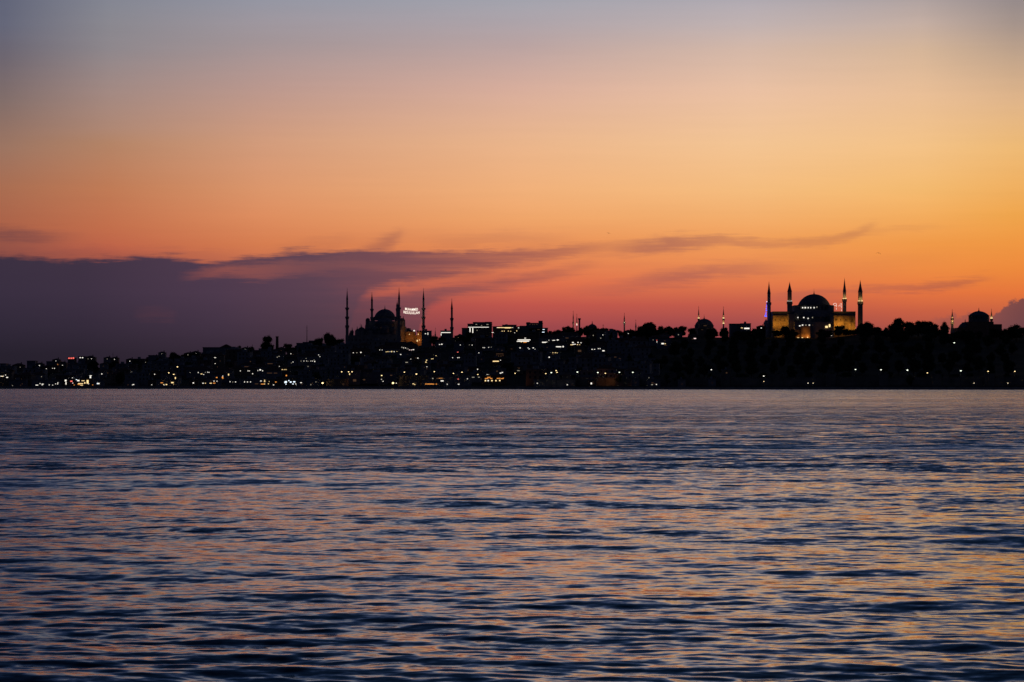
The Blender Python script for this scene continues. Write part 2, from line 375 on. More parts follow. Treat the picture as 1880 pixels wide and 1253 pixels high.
    amp = n.new('ShaderNodeMapRange'); l.new(nz(.012, .03, 3, 3.3, False), amp.inputs[0])
    amp.inputs[1].default_value = .35; amp.inputs[2].default_value = .65; amp.inputs[3].default_value = .55; amp.inputs[4].default_value = 1.25
    c05 = (.5,.5,.5)
    fine = vm('SCALE', vm('SUBTRACT', nz(1.6, 3.2, 3, 1.1), c05), mth('MULTIPLY', amp.outputs[0], .52))
    mid = vm('SCALE', vm('SUBTRACT', nz(.28, .85, 3, 7.7), c05), mth('MULTIPLY', mth('MULTIPLY', far.outputs[0], amp.outputs[0]), .80))
    big = vm('SCALE', vm('SUBTRACT', nz(.035, .12, 2, 4.2), c05), mth('MULTIPLY', far2.outputs[0], .18))
    tot = vm('MULTIPLY', vm('ADD', vm('ADD', fine, mid), big), (1,1,0))
    def mr(a_, b_, lo, hi_):
        x = n.new('ShaderNodeMapRange'); x.interpolation_type = 'SMOOTHSTEP'; l.new(sepn.outputs[1], x.inputs[0])
        for i_, v_ in enumerate((a_, b_, lo, hi_)): x.inputs[i_+1].default_value = v_
        return x
    rip1 = mr(70, 190, 0, 1); rip2 = mr(340, 620, 1, 0)   # a wind-ruffled belt in mid channel
    # wind waves lean and steepen towards the near shore
    tot = vm('ADD', tot, vm('SCALE', (0,-1,0), mth('ADD', .012, mth('ADD', mth('MULTIPLY', far.outputs[0], .068), mth('MULTIPLY', mth('MULTIPLY', rip1.outputs[0], rip2.outputs[0]), mth('MULTIPLY', amp.outputs[0], .050))))))
    nn = n.new('ShaderNodeVectorMath'); nn.operation = 'NORMALIZE'; l.new(vm('ADD', geo.outputs['Normal'], tot), nn.inputs[0])
    l.new(nn.outputs[0], b.inputs['Normal'])
    me.materials.append(m)
make_water()

# ------------------------------------------------------------------ trees
def make_tree(seed, kind):
    rng = random.Random(seed); root = thing(kind+'_tree', (0,0,0), '', 'tree')
    H = 10.0; tr = MB()
    def limb(p, q, r0, r1, n=7):
        p = Vector(p); q = Vector(q); d = (q-p).normalized(); u = d.orthogonal().normalized(); w = d.cross(u)
        vs = [c+(u*math.cos(2*math.pi*i/n)+w*math.sin(2*math.pi*i/n))*r for c, r in ((p, r0), (q, r1)) for i in range(n)]
        tr.add(vs, [(i, (i+1) % n, n+(i+1) % n, n+i) for i in range(n)])
    blobs = []
    if kind == 'cypress':
        limb((0,0,-1.5), (0,0,8), .25, .08)
        for i in range(12):
            f = i/11; blobs.append((rng.uniform(-.12,.12), rng.uniform(-.12,.12), 1.2+f*8, (1.25*math.sin(math.pi*min(1, .25+f*.72))+.12)))
    else:
        limb((0,0,-1.5), (.1,0,3.4), .42, .3)
        nb = 13 if kind == 'broadleaf' else 9
        for i in range(nb):
            a = rng.uniform(0, 2*math.pi); rr = rng.uniform(.5, 3.6); zz = rng.uniform(2.3, 8.4)
            rr *= math.sqrt(max(.1, 1-((zz-5.2)/4.4)**2))
            R = rng.uniform(1.1, 2.1)*(1-.05*(zz-5)); c = (rr*math.cos(a), rr*math.sin(a), zz)
            limb((.1,0,3.2+rng.uniform(-.6,.4)), c, .16, .04, 5); blobs.append((*c, R))
        blobs.append((0,0,8.2,1.5)); blobs.append((0,0,5.4,2.7)); blobs.append((.8,-.3,3.0,1.9)); blobs.append((-1.2,.4,3.2,1.8))
    tr.build('trunk', MT['bark'], root)
    cr = MB()
    for bx, by, bz, R in blobs:
        bm = bmesh.new(); bmesh.ops.create_icosphere(bm, subdivisions=2, radius=R*.78)
        vs = []
        for v in bm.verts:
            k = 1+.45*mnoise.noise(v.co*1.1+Vector((bx*3+seed, by, bz)))
            vs.append((v.co.x*k+bx, v.co.y*k+by, v.co.z*k*.9+bz))
        fs = [tuple(v.index for v in f.verts) for f in bm.faces]; bm.free(); cr.add(vs, fs)
        nl = int(60*R)+10
        for _ in range(nl):
            d = Vector((rng.gauss(0,1), rng.gauss(0,1), rng.gauss(0,1))).normalized()
            c = Vector((bx, by, bz))+d*R*rng.uniform(.7, 1.18); s = rng.uniform(.12, .3)
            u = Vector((rng.gauss(0,1), rng.gauss(0,1), rng.gauss(0,1))).normalized()*s; w = u.orthogonal().normalized()*s
            cr.add([c-u-w*.5, c+u-w*.4, c+u*.6+w, c-u*.5+w*.8], [(0,1,2,3)])
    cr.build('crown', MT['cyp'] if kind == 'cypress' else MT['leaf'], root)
    return root
PROTO = {'broadleaf': [make_tree(i, 'broadleaf') for i in range(5)], 'cypress': [make_tree(20+i, 'cypress') for i in range(2)], 'spreading': [make_tree(30+i, 'spreading') for i in range(2)]}
used = set(); NT = [0]
def tree(px, d, top=None, wpx=None, h=None, kind='broadleaf', label=None, group=None, z=None):
    p = random.choice(PROTO[kind])
    if p.name not in used: o = p; used.add(p.name)
    else: o = copy_tree(p)
    z0 = ground(px, d) if z is None else z
    if top is not None: h = max(4, wz(top, d)-z0)
    sz = h/9.9; sx = sz*random.uniform(.85, 1.2) if wpx is None else (wpx/F*d)/(8.6 if kind != 'cypress' else 2.7)
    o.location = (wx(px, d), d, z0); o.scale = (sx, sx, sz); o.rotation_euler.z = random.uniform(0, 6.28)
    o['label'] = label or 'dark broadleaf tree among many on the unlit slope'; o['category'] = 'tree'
    if group: o['group'] = group
    elif 'group' in o: del o['group']
    NT[0] += 1
    return o

# ------------------------------------------------------------------ protected rectangles (lit things must stay in view)
PROT = []
def blocked(x0, x1, y0, y1, d):
    for a0, a1, b0, b1, dd in PROT:
        if d < dd and x1 > a0 and x0 < a1 and y1 > b0 and y0 < b1: return True
    return False

# ------------------------------------------------------------------ buildings with lit windows
ZR = {1:(0,620,5.875), 2:(300,600,5.875), 3:(600,520,6.265), 4:(840,570,6.963), 5:(1090,550,6.065), 6:(1380,500,5.696), 7:(1600,530,6.596)}
def zp(z, x, y): a, b, s = ZR[z]; return a+x/s, b+y/s
SKYL = [(0,673),(50,670),(100,667),(200,664),(330,652),(430,642),(540,638),(640,628),(800,620),(1000,609),(1200,607),(1400,605),(1880,605)]
WALLS = ['stone','pale','brick','ochre','grey']
def cluster(z, lights, label, name='town_house', cat='house', margin=(18,14,16), roof='hip', d=None, group='buildings with lit windows on the dark hillside', body=None, wname='window', protect=True):
    """a building whose lit openings sit at the listed places; lights: (zx, zy, w, h, colour) in zoomed pixels"""
    s = ZR[z][2]; L_ = []
    for l_ in lights:
        zx, zy, w, h, c = l_; px, py = zp(z, zx, zy); L_.append((px, py, w/s, h/s, c))
    if body is None:
        x0 = min(p-w/2 for p, q, w, h, c in L_)-margin[0]/s*2; x1 = max(p+w/2 for p, q, w, h, c in L_)+margin[0]/s*2
        y0 = min(q-h/2 for p, q, w, h, c in L_)-margin[1]/s*1.6; y1 = max(q+h/2 for p, q, w, h, c in L_)+margin[2]/s*2.2
    else:
        (x0, y0), (x1, y1) = zp(z, body[0], body[1]), zp(z, body[2], body[3])
    pc = (x0+x1)/2
    if body is None: y0 = max(y0, min(interp(pc, SKYL), min(q-h/2 for p, q, w, h, c in L_)-1.5))
    if d is None: d = solve(pc, y1)
    gz = ground(pc, d); zt = max(wz(y0, d), gz+4.5); zb = min(wz(y1, d), gz)-3
    cx = wx(pc, d); hw = (x1-x0)/2/F*d; dep = min(14, max(8, hw*1.2))
    root = thing(name, (cx, d, gz), label, cat, group)
    random.seed(int(pc*31+y0*7))
    wm = MT[random.choice(WALLS)]
    mb = MB().box(-hw, hw, 0, dep, zb-gz, zt-gz); mb.build('wall', wm, root)
    rm = MB(); zr = zt-gz
    if roof == 'hip' and hw < 16:
        h = min(2.6, hw*.35); e = .5; r = max(0.3, hw-dep/2)
        rm.add([(-hw-e,-e,zr+.02),(hw+e,-e,zr+.02),(hw+e,dep+e,zr+.02),(-hw-e,dep+e,zr+.02),(-r,dep/2,zr+h),(r,dep/2,zr+h)], [(0,1,5,4),(1,2,5),(2,3,4,5),(3,0,4),(3,2,1,0)])
        ro = rm.build('roof', MT['tile'], root)
        MB().box(hw*.4, hw*.4+.8, dep*.3, dep*.3+.8, zr+.3, zr+h+.9).build('chimney', MT['brick'], ro)
    else:
        rm.box(-hw-.3, hw+.3, -.3, dep+.3, zr+.003, zr+.45)
        ro = rm.build('roof', MT['grey'], root)
        MB().box(-hw*.3, hw*.1, dep*.3, dep*.7, zr+.453, zr+2.0).build('stair_hut', MT['pale'], ro)
    for px, py, w, h, c in L_:
        x = (px-pc)/F*d; zz = wz(py, d)-gz; big_ = w > 10 or h > 8; ww = max(.25, w*(.46 if big_ else .35)/F*d); hh = max(.22, h*(.40 if big_ else .31)/F*d)
        wn = MB().box(x-ww, x+ww, -.1, -.003, zz-hh, zz+hh).build(wname, EM[c], root)
        if w > 3 or h > 3: MB().box(x-ww-.12, x+ww+.12, -.22, -.103, zz-hh-.16, zz-hh-.01).build('sill', MT['stone'], wn)
        if protect: PROT.append((px-w/2-.8, px+w/2+.8, py-h/2-1, py+h/2+1, d-1))
    UNIQ.append((pc, root)); return root
def dots(z, s):   # "x y w h c;..." parser
    out = []
    for t in s.split(';'):
        t = t.split(); out.append((float(t[0]), float(t[1]), float(t[2]), float(t[3]), t[4]))
    return out
# --- skyline buildings
cluster(4, dots(4, '268 217 285 7 w;160 257 11 80 w;195 257 11 80 w;240 181 26 9 d;383 182 36 10 d;308 194 14 8 d;250 257 14 7 d'), 'flat-roofed hotel outlined by one long white strip and two upright ones', 'hotel', 'hotel', d=2440, roof='flat', body=(128,178,440,330), group=None)
r = cluster(4, dots(4, '600 222 200 9 y;520 222 50 6 w;570 267 10 18 y;597 267 10 18 y;650 266 12 14 y;680 269 9 12 y;757 264 9 22 y;780 225 22 8 w;730 288 12 8 w;640 226 80 14 y;705 222 12 8 w;450 285 34 8 w'), 'hotel with rows of yellow lit windows under its flat roof', 'hotel', 'hotel', d=2430, roof='flat', body=(450,212,800,320), group=None)
for bx in [(4,200,440,148,182,'upper_storey',2452), (4,575,750,186,216,'upper_storey',2446)]: pass
def skyblock(z, x0, x1, yt, d, name, label, cat, win=None, mat_='grey', yb=None, parts=(), group='dark flat blocks on the skyline'):
    s = ZR[z][2]; px0, pt = zp(z, x0, yt); px1, _ = zp(z, x1, yt); pc = (px0+px1)/2
    gz = ground(pc, d); root = thing(name, (wx(pc, d), d, gz), label, cat, group); hw = (px1-px0)/2/F*d; zt = wz(pt, d)-gz
    MB().box(-hw, hw, 0, 14, -4, zt).build('wall', MT[mat_], root)
    ro = MB().box(-hw-.3, hw+.3, -.3, 14.3, zt+.003, zt+.5).build('roof', MT['lead'], root)
    for nm, a, b, t in parts:
        pa, pt2 = zp(z, a, t); pb, _ = zp(z, b, t)
        MB().box((pa-pc)/F*d, (pb-pc)/F*d, 2, 11, zt+.503, wz(pt2, d)-gz).build(nm, MT[mat_], root)
    for zx, zy, w, h, c in (win or []):
        px, py = zp(z, zx, zy); x = (px-pc)/F*d; zz = wz(py, d)-gz; ww = max(.3, w/s/2/F*d); hh = max(.3, h/s/2/F*d)
        MB().box(x-ww, x+ww, -.1, -.003, zz-hh, zz+hh).build('window', EM[c], root); PROT.append((px-w/s/2-1, px+w/s/2+1, py-1.5, py+1.5, d-1))
    return root
skyblock(4, 198, 438, 158, 2460, 'hotel_annex', 'dark rooftop block rising behind the hotel with white strips', 'building', parts=[('roof_tank',215,245,149),('roof_tank',290,330,152),('roof_tank',350,432,147)])
skyblock(4, 142, 196, 178, 2461, 'hotel_annex', 'small dark block behind the two upright white strips', 'building')
skyblock(4, 572, 752, 192, 2450, 'hotel_annex', 'dark setback top floor above the yellow lit hotel', 'building', parts=[('stair_hut',610,640,178),('roof_tank',690,730,186)])
skyblock(4, 880, 1090, 168, 2450, 'office_block', 'dark flat block with a square roof tower at one end', 'building', parts=[('roof_tower',1036,1088,133),('parapet',880,930,152),('roof_tank',960,1010,160)], win=dots(4, '925 181 9 5 q;960 181 12 5 q;985 181 9 5 q;1015 181 12 5 q'))
skyblock(4, 800, 880, 205, 2445, 'office_block', 'low dark roof stepping down beside the block with tower', 'building')
skyblock(4, 55, 140, 232, 2445, 'office_block', 'low dark roof beside the hotel with white strips', 'building')
cluster(4, dots(4, '1035 247 44 10 q;1100 246 36 10 b;1096 280 42 12 b;962 257 22 8 d'), 'building with pale blue and amber windows under the roof tower', 'apartment_block', 'building', roof='flat')
cluster(3, dots(3, '1368 570 120 9 w;1315 592 9 40 w'), 'flat pavilion with a white light strip under its eave', 'pavilion', 'building', roof='flat', body=(1308,552,1435,640), d=2440, group=None)
cluster(3, dots(3, '1163 583 8 40 w;1135 583 18 12 w'), 'small kiosk lit white beside the orange lit mosque court', 'kiosk', 'building', roof='flat', d=2420, group=None)
cluster(3, dots(3, '1535 627 62 8 y;1530 640 40 4 q'), 'house with one long warm window below the white strip pavilion', roof='flat')
# Z2 long hall and others
skyblock(2, 425, 750, 228, 2430, 'long_hall', 'long low dark hall with a shallow gable in its middle', 'building', group=None)
hl = bpy.data.objects['long_hall']; px0, _ = zp(2, 425, 0); px1, _ = zp(2, 750, 0); pcx = (px0+px1)/2
ga = [(zp(2, 600, 225)), (zp(2, 672, 190)), (zp(2, 745, 222))]; gzz = hl.location.z
vsx = [((p-pcx)/F*2430, wz(q, 2430)-gzz) for p, q in ga]
MB().add([(vsx[0][0],1,vsx[0][1]),(vsx[2][0],1,vsx[0][1]),(vsx[1][0],1,vsx[1][1]),(vsx[0][0],13,vsx[0][1]),(vsx[2][0],13,vsx[0][1]),(vsx[1][0],13,vsx[1][1])], [(0,1,2),(5,4,3),(0,2,5,3),(1,4,5,2),(0,3,4,1)]).build('gable', MT['tile'], hl)
skyblock(2, 1435, 1640, 182, 2430, 'long_hall', 'dark flat block climbing the slope beside the thin radio mast', 'building', parts=[('roof_storey',1500,1640,165),('roof_storey',1565,1640,150)])
skyblock(1, 730, 800, 226, 2440, 'office_block', 'block carrying a small red rooftop sign at the low end', 'building', parts=[], group=None)
skyblock(1, 845, 915, 208, 2445, 'office_block', 'dark block with two white lamps beside the red sign', 'building', win=dots(1, '865 218 12 9 w;890 218 14 9 w'))
skyblock(1, 290, 378, 256, 2445, 'office_block', 'dim block among the low roofs at the far end', 'building')
skyblock(1, 500, 640, 262, 2445, 'office_block', 'dim wide block beside the orange glowing tower', 'building')
skyblock(1, 0, 60, 285, 2445, 'office_block', 'dim roof at the very edge of the low skyline', 'building')
skyblock(1, 1600, 1700, 196, 2440, 'office_block', 'low dark flat roof where the hill begins to climb', 'building')
skyblock(5, 1520, 1640, 276, 2440, 'office_block', 'low dark block right of the small dome', 'building')
cluster(5, dots(5, '1705 324 62 18 w;1650 318 30 6 y'), 'low building with a wide cream lit front near the small dome', 'pavilion', 'building', roof='flat', body=(1640,272,1750,400), d=2435, group=None)
# red sign
def litstrip(z, x0, x1, y, h, c, d, name, label, cat, group=None):
    pa, py = zp(z, x0, y); pb, _ = zp(z, x1, y); pc = (pa+pb)/2; s = ZR[z][2]; hw = (pb-pa)/2/F*d; hh = h/s/2/F*d
    root = thing(name, (wx(pc, d), d, wz(py, d)-hh-1.2), label, cat, group)
    MB().box(-hw-.2, hw+.2, .12, .4, 1.0, 1.4+2*hh).build('backing_board', MT['dark'], root)
    n = max(3, int(hw*2/1.6)); mb = MB()
    for i in range(n):
        x = -hw+(i+.5)*2*hw/n; mb.box(x-.36*2*hw/n, x+.36*2*hw/n, -.05, .117, 1.2, 1.2+2*hh*random.uniform(.75, 1))
    mb.build('lamp_row', EM[c], root)
    for q_ in (-hw, hw-.2): MB().box(q_, q_+.2, .15, .35, -1.5, .997).build('post', MT['dark'], root)
    PROT.append((pa-1, pb+1, py-h/s, py+h/s, d-1)); return root
litstrip(1, 733, 803, 222, 16, 'r', 2438, 'rooftop_sign', 'small glowing red rooftop sign at the low end of town', 'sign')

# --- clusters, zoom by zoom (low end to the mosque)
T0 = 'house'
def many(z, rows, base, **k):
    for r_ in rows:
        ds = dots(z, r_); px, _ = zp(z, sum(d_[0] for d_ in ds)/len(ds), 0)
        cnt = 'one lit window' if len(ds) == 1 else ('two lit windows' if len(ds) == 2 else 'several lit windows' if len(ds) < 7 else 'many lit windows')
        cluster(z, ds, f'{base} with {cnt} below {near(px)}', **k)
many(1, ['170 320 7 7 d;218 320 8 9 d','70 378 6 6 d;102 378 12 9 d','425 303 12 12 w','500 337 9 9 w','566 333 8 9 w;587 333 12 12 w','674 300 9 9 w','603 253 8 8 w','950 231 7 9 d;987 230 9 9 w',
 '1157 232 8 7 d','1235 236 9 11 w','1400 256 11 10 w','1570 268 12 10 d','1628 243 30 9 w','1663 222 8 12 w','1745 176 6 6 d','375 423 7 9 d;448 423 6 9 d;381 463 5 5 d',
 '1022 356 7 7 b','1098 393 13 16 w','1155 383 34 8 q','1412 372 13 12 w','1668 397 13 13 w','1250 348 6 6 q','1115 310 8 5 q'], 'dark house')
many(1, ['12 418 20 12 w;35 417 14 12 w;60 405 10 12 w;77 431 28 15 w;30 500 8 14 q','398 514 38 12 w;432 497 12 12 w;460 503 30 8 w;455 512 14 6 w','531 511 12 11 w;568 514 11 10 w;600 500 7 7 w;624 490 14 12 w;622 502 6 12 w',
 '1065 497 22 20 w;1050 497 5 22 b','1440 508 20 13 w;1428 512 10 8 w','1637 510 10 9 w','1382 511 7 5 q','135 519 8 9 d;222 515 5 9 q;240 500 5 5 q'], 'waterfront building', name='waterfront_building', cat='building', roof='flat')
cluster(1, dots(1, '708 465 26 30 w;712 495 14 40 w;742 441 12 10 w;770 472 32 20 r;785 492 8 14 p;781 436 12 12 w;798 441 6 8 b;845 465 34 22 w;825 455 18 8 b;895 467 44 9 y;870 497 60 8 y;852 507 40 8 o;915 490 16 26 y;945 478 22 48 y;975 430 22 34 w;978 412 32 8 w;880 514 40 8 y;955 500 14 10 w;800 513 10 8 o;1000 512 8 7 o'),
        'ferry terminal crowded with white, pink and yellow lights on the shore', 'ferry_terminal', 'terminal', roof='flat', group=None, body=(690,445,1000,545))
cluster(1, dots(1, '615 288 26 34 q;622 294 12 20 o'), 'short tower glowing dull orange on the low skyline', 'watch_tower', 'tower', roof='flat', group=None, d=2430, body=(598,262,640,330))
cluster(1, dots(1, '1745 489 36 6 o;1862 487 44 20 y;1795 508 22 16 y;1765 508 10 8 y;1770 512 8 6 w;1875 505 14 9 y'), 'waterfront cafe with amber lights beside the orange lit gatehouse', 'waterfront_cafe', 'cafe', roof='flat', group=None)
# gatehouse lit orange at px 322
gh = cluster(2, dots(2, '129 565 11 52 y;98 604 36 18 y;158 600 34 20 y;128 608 30 12 o;115 590 12 22 o;148 585 8 22 o'), 'orange lit gatehouse with a bright upright slot on the shore', 'gatehouse', 'building', roof='hip', group=None, body=(78,545,182,625))
many(2, ['264 305 11 12 d','344 293 34 9 w','883 246 13 7 w','558 335 26 7 w;558 399 11 10 w;583 434 8 8 q;612 372 10 10 q','1270 259 14 7 q','1228 330 14 12 d;1248 321 20 6 d','1375 293 12 9 w;1400 300 6 6 q','1398 382 12 9 w;1380 393 8 8 d',
  '1485 372 6 8 d;1515 371 9 9 w;1545 371 8 7 w;1560 374 7 6 d;1591 372 10 10 w;1609 372 8 9 w;1632 376 13 16 w;1625 360 7 8 d;1539 344 6 6 d','1633 307 22 7 d;1674 306 10 10 w;1688 324 9 10 w','1560 430 8 12 d','1252 431 13 12 w',
  '940 377 22 14 q','1150 400 60 8 q','910 432 80 4 q'], 'dark house')
many(2, ['288 496 8 9 d;376 495 9 14 w;411 511 26 8 y;434 517 12 10 w;452 494 6 8 d;478 492 8 12 w;492 494 8 12 w','558 498 7 7 d;588 498 8 9 d;613 519 9 7 d;640 510 17 14 w;651 498 9 12 w;681 498 12 5 q;702 518 18 28 y','575 552 22 24 o;597 572 30 9 b;638 552 22 34 o;640 534 12 10 w',
  '750 481 11 9 w;830 478 12 12 w','913 478 12 12 w;928 478 9 12 w;962 509 14 13 w','995 478 13 13 w;1018 474 10 13 w;1044 467 24 20 w;1070 477 14 13 w;1092 477 16 13 w','1140 461 32 13 w;1174 463 10 12 w;1163 454 12 8 w','1282 464 15 9 y;1303 464 10 9 y;1322 464 12 9 y',
  '1326 528 18 22 o','1145 502 60 4 q;1210 502 50 4 q'], 'mid slope house')
many(2, ['428 611 26 10 w;455 611 16 6 y;478 590 10 10 y','510 611 32 8 y;548 610 34 8 o;546 588 16 8 w;578 589 12 8 w;512 588 10 8 q','323 608 20 18 w','719 595 11 14 w;748 598 6 7 d;778 597 13 14 w','875 597 11 17 w;907 597 14 14 w;940 597 12 14 w;975 597 12 12 w',
  '1052 587 24 8 w;1092 580 14 14 y;1092 594 20 8 y;1070 620 50 8 o;1092 619 10 12 y;1133 618 10 12 y;1155 580 14 9 w;1145 592 18 8 y;1005 618 50 5 q','1188 629 17 10 w;1213 598 20 14 o','1590 627 14 9 d;1604 615 8 8 q;1645 597 10 9 d','1796 594 8 6 q',
  '1485 605 24 12 w;1495 620 14 12 q'], 'waterfront building', name='waterfront_building', cat='building', roof='flat')
cluster(2, dots(2, '1320 597 34 28 b;1322 620 14 16 b;1353 583 16 16 b;1373 598 26 20 b;1411 596 32 18 b;1398 619 20 12 b;1427 618 12 12 w;1440 629 12 8 b;1308 605 14 10 b'), 'pier house with a cluster of cold white floodlamps on the shore', 'pier_house', 'building', roof='flat', group=None)
many(3, ['305 802 14 9 w;345 802 20 8 d;392 799 20 18 w;408 806 14 8 w;430 802 20 7 w;458 802 22 9 w','440 834 16 12 d','608 770 10 12 w;638 770 10 11 w;664 769 9 11 w;693 770 28 10 w','683 791 14 9 y;703 790 18 9 y;727 789 12 9 w;747 789 12 22 y;775 790 12 16 w;810 790 20 12 y;838 790 22 12 y','850 822 18 12 w;927 822 12 10 q',
  '812 746 20 14 w;845 742 16 18 w;864 742 10 14 w;884 746 10 14 w;905 747 10 14 w;928 757 22 12 w;950 770 10 12 p;972 770 20 9 p;995 767 26 12 w','965 877 12 9 w','1047 864 20 12 w;1102 863 12 18 d;1020 862 14 5 q','918 913 40 12 d','1140 910 22 14 y;1148 888 16 14 y',
  '1165 835 44 10 y;1215 830 44 9 y;1250 837 32 9 y;1160 850 40 6 o;1190 848 60 8 y;1230 855 20 5 o','1150 877 18 10 y;1187 884 18 18 y;1208 873 16 9 y;1222 871 9 8 y','1121 971 7 6 q;1151 963 12 10 w;1150 985 10 22 q',
  '1480 663 16 10 d','1297 707 18 10 w;1322 704 24 14 w','1535 713 10 12 w','1447 859 14 10 w;1506 859 14 12 w;1522 858 12 12 w','1563 838 8 8 d','1495 795 30 26 r','205 966 10 12 q','760 790 8 5 d'], 'dark house')
many(3, ['525 1104 18 14 w;547 1098 26 22 d','630 1108 14 12 w;647 1131 14 12 w','430 1112 34 22 q;740 1062 34 16 q','37 1134 12 10 q;190 1162 30 10 q','900 1133 12 6 q;868 1090 10 8 q;1100 1160 60 4 q','995 1160 26 10 y;1012 1168 14 8 y','1140 1162 26 7 o;1185 1162 70 10 o;1225 1163 30 8 o;1260 1163 20 8 o','1218 1098 22 18 d;1207 1088 8 8 w','1617 1102 12 10 w;1515 1166 24 9 w;1385 1164 12 10 w','1128 1071 7 5 d;1163 1110 6 20 q'], 'waterfront building', name='waterfront_building', cat='building', roof='flat')
cluster(3, dots(3, '1327 1126 64 14 w;1434 1126 136 15 w;1380 1098 260 14 q;1378 1145 50 6 b;1355 1137 10 5 w;1310 1096 60 8 o;1500 1097 30 8 o'), 'long waterfront hall with two bright white window bands', 'waterfront_hall', 'building', roof='flat', group=None, body=(1240,1082,1520,1180))
cluster(3, dots(3, '320 1120 50 40 q;262 1048 8 30 y'), 'dull brown lit wall corner under three yellowish lamps', 'waterfront_building', 'building', roof='flat')  # wide dim panel glows in place of lamplight on the wall corner
many(4, ['35 347 62 12 w;35 362 50 5 q','35 444 12 13 w;10 540 40 26 r','187 445 12 13 w;152 442 6 6 d','64 582 12 10 d;14 606 26 14 w','327 478 14 12 w;346 479 12 12 w;398 475 12 12 w;432 472 9 9 d','272 545 14 12 w','305 627 10 10 q','567 514 10 18 q;520 500 5 8 q',
  '865 357 30 12 w;850 379 180 12 w;775 397 50 14 w;850 396 140 14 w;862 410 60 12 o;815 405 18 16 y;905 397 30 9 w','800 481 20 16 w;828 493 10 10 q','902 481 12 12 w;915 494 20 9 w;968 481 20 18 w;990 498 10 9 w','985 410 20 12 q','690 495 24 6 q',
  '1145 410 140 14 w;1230 385 50 9 w;1280 380 32 18 w;1215 402 60 12 w;1270 418 60 22 w;1300 425 50 28 y;1230 428 90 9 q;1168 383 9 9 w','1292 467 74 14 w;1350 465 22 28 w;1145 474 14 12 q','1308 320 14 12 w;1353 320 20 14 w;1408 320 18 14 w;1445 320 18 14 y;1470 320 10 12 w;1502 320 24 14 w',
  '1300 350 32 14 w;1345 352 34 18 b;1400 355 50 14 q;1475 350 42 16 w;1518 348 30 14 w','1475 412 30 18 w;1540 412 22 16 w;1578 416 20 12 w;1490 435 60 12 w;1460 442 50 6 y;1533 440 22 10 y;1562 440 9 9 y','1735 322 12 18 d;1858 315 12 14 w;1830 355 14 12 q','1770 472 34 9 w;1800 466 16 9 w;1865 472 48 12 w','1720 500 26 10 w;1752 500 18 12 w;1800 491 16 14 w;1822 491 14 14 w;1865 518 40 20 w',
  '1195 543 16 12 w;1219 543 12 12 y;1250 543 16 12 y;1272 545 10 9 y;1210 562 60 9 q','1172 601 20 22 w','1545 532 14 8 q','1560 520 60 40 q'], 'hillside house')
cluster(4, dots(4, '490 652 80 14 y;460 657 30 10 y;520 654 24 12 y;549 639 14 12 w'), 'house with one long yellow-green terrace band halfway down the slope', roof='flat')
cluster(4, dots(4, '500 578 8 26 q;525 585 10 26 q;555 585 10 30 q;582 578 8 26 q;540 558 100 5 q'), 'dim grey house front with tall narrow windows halfway down', roof='flat')
many(4, ['200 857 44 10 d;272 856 34 10 d;125 877 14 12 w;97 877 10 8 q;318 855 20 8 b;304 880 20 18 q','257 755 14 20 w;136 767 18 8 q','380 826 30 20 w;400 830 24 24 w','550 804 30 16 w;572 796 26 16 w;505 780 24 24 q','778 772 44 10 d;786 740 30 10 q','14 946 28 12 w;8 880 18 16 r','1020 933 16 12 w;1403 953 18 12 w;1462 950 14 10 q','1710 936 26 34 w;1735 932 10 16 q','1395 825 24 26 q'], 'waterfront building', name='waterfront_building', cat='building', roof='flat')
cluster(4, dots(4, '357 900 24 28 y;392 900 22 26 w;440 900 24 26 y;491 900 22 26 y;540 898 24 26 y;372 872 60 14 o;430 872 44 10 o;515 872 38 14 o;570 874 44 12 o;585 868 12 16 o;400 858 60 8 o;540 870 26 10 o'), 'waterfront restaurant glowing orange behind five bright lamps', 'waterfront_restaurant', 'restaurant', roof='flat', group=None)
many(5, ['102 396 11 12 w;78 432 14 12 d','386 380 16 9 w','516 381 12 12 w','592 384 14 12 d','624 341 16 14 w','724 383 30 20 w','944 394 14 12 d','778 424 24 14 w;800 438 18 8 q','662 452 8 8 d;716 456 50 8 r;706 474 18 14 w;740 460 10 8 q','768 493 38 22 w;795 494 16 12 y;790 460 20 8 q;800 510 44 6 q','1127 436 36 14 p;1100 442 22 8 q','1207 338 20 8 q','1865 320 14 12 w','240 643 36 4 q;290 660 28 14 q'], 'hillside house')
many(5, ['618 873 16 14 d','650 950 26 12 d;698 948 14 14 w;655 930 30 5 q;680 940 14 6 q','466 928 14 10 q','983 945 12 10 q','1321 930 10 10 q','1480 818 22 20 q'], 'waterfront building', name='waterfront_building', cat='building', roof='flat')
many(6, ['100 584 14 12 w'], 'hillside house')

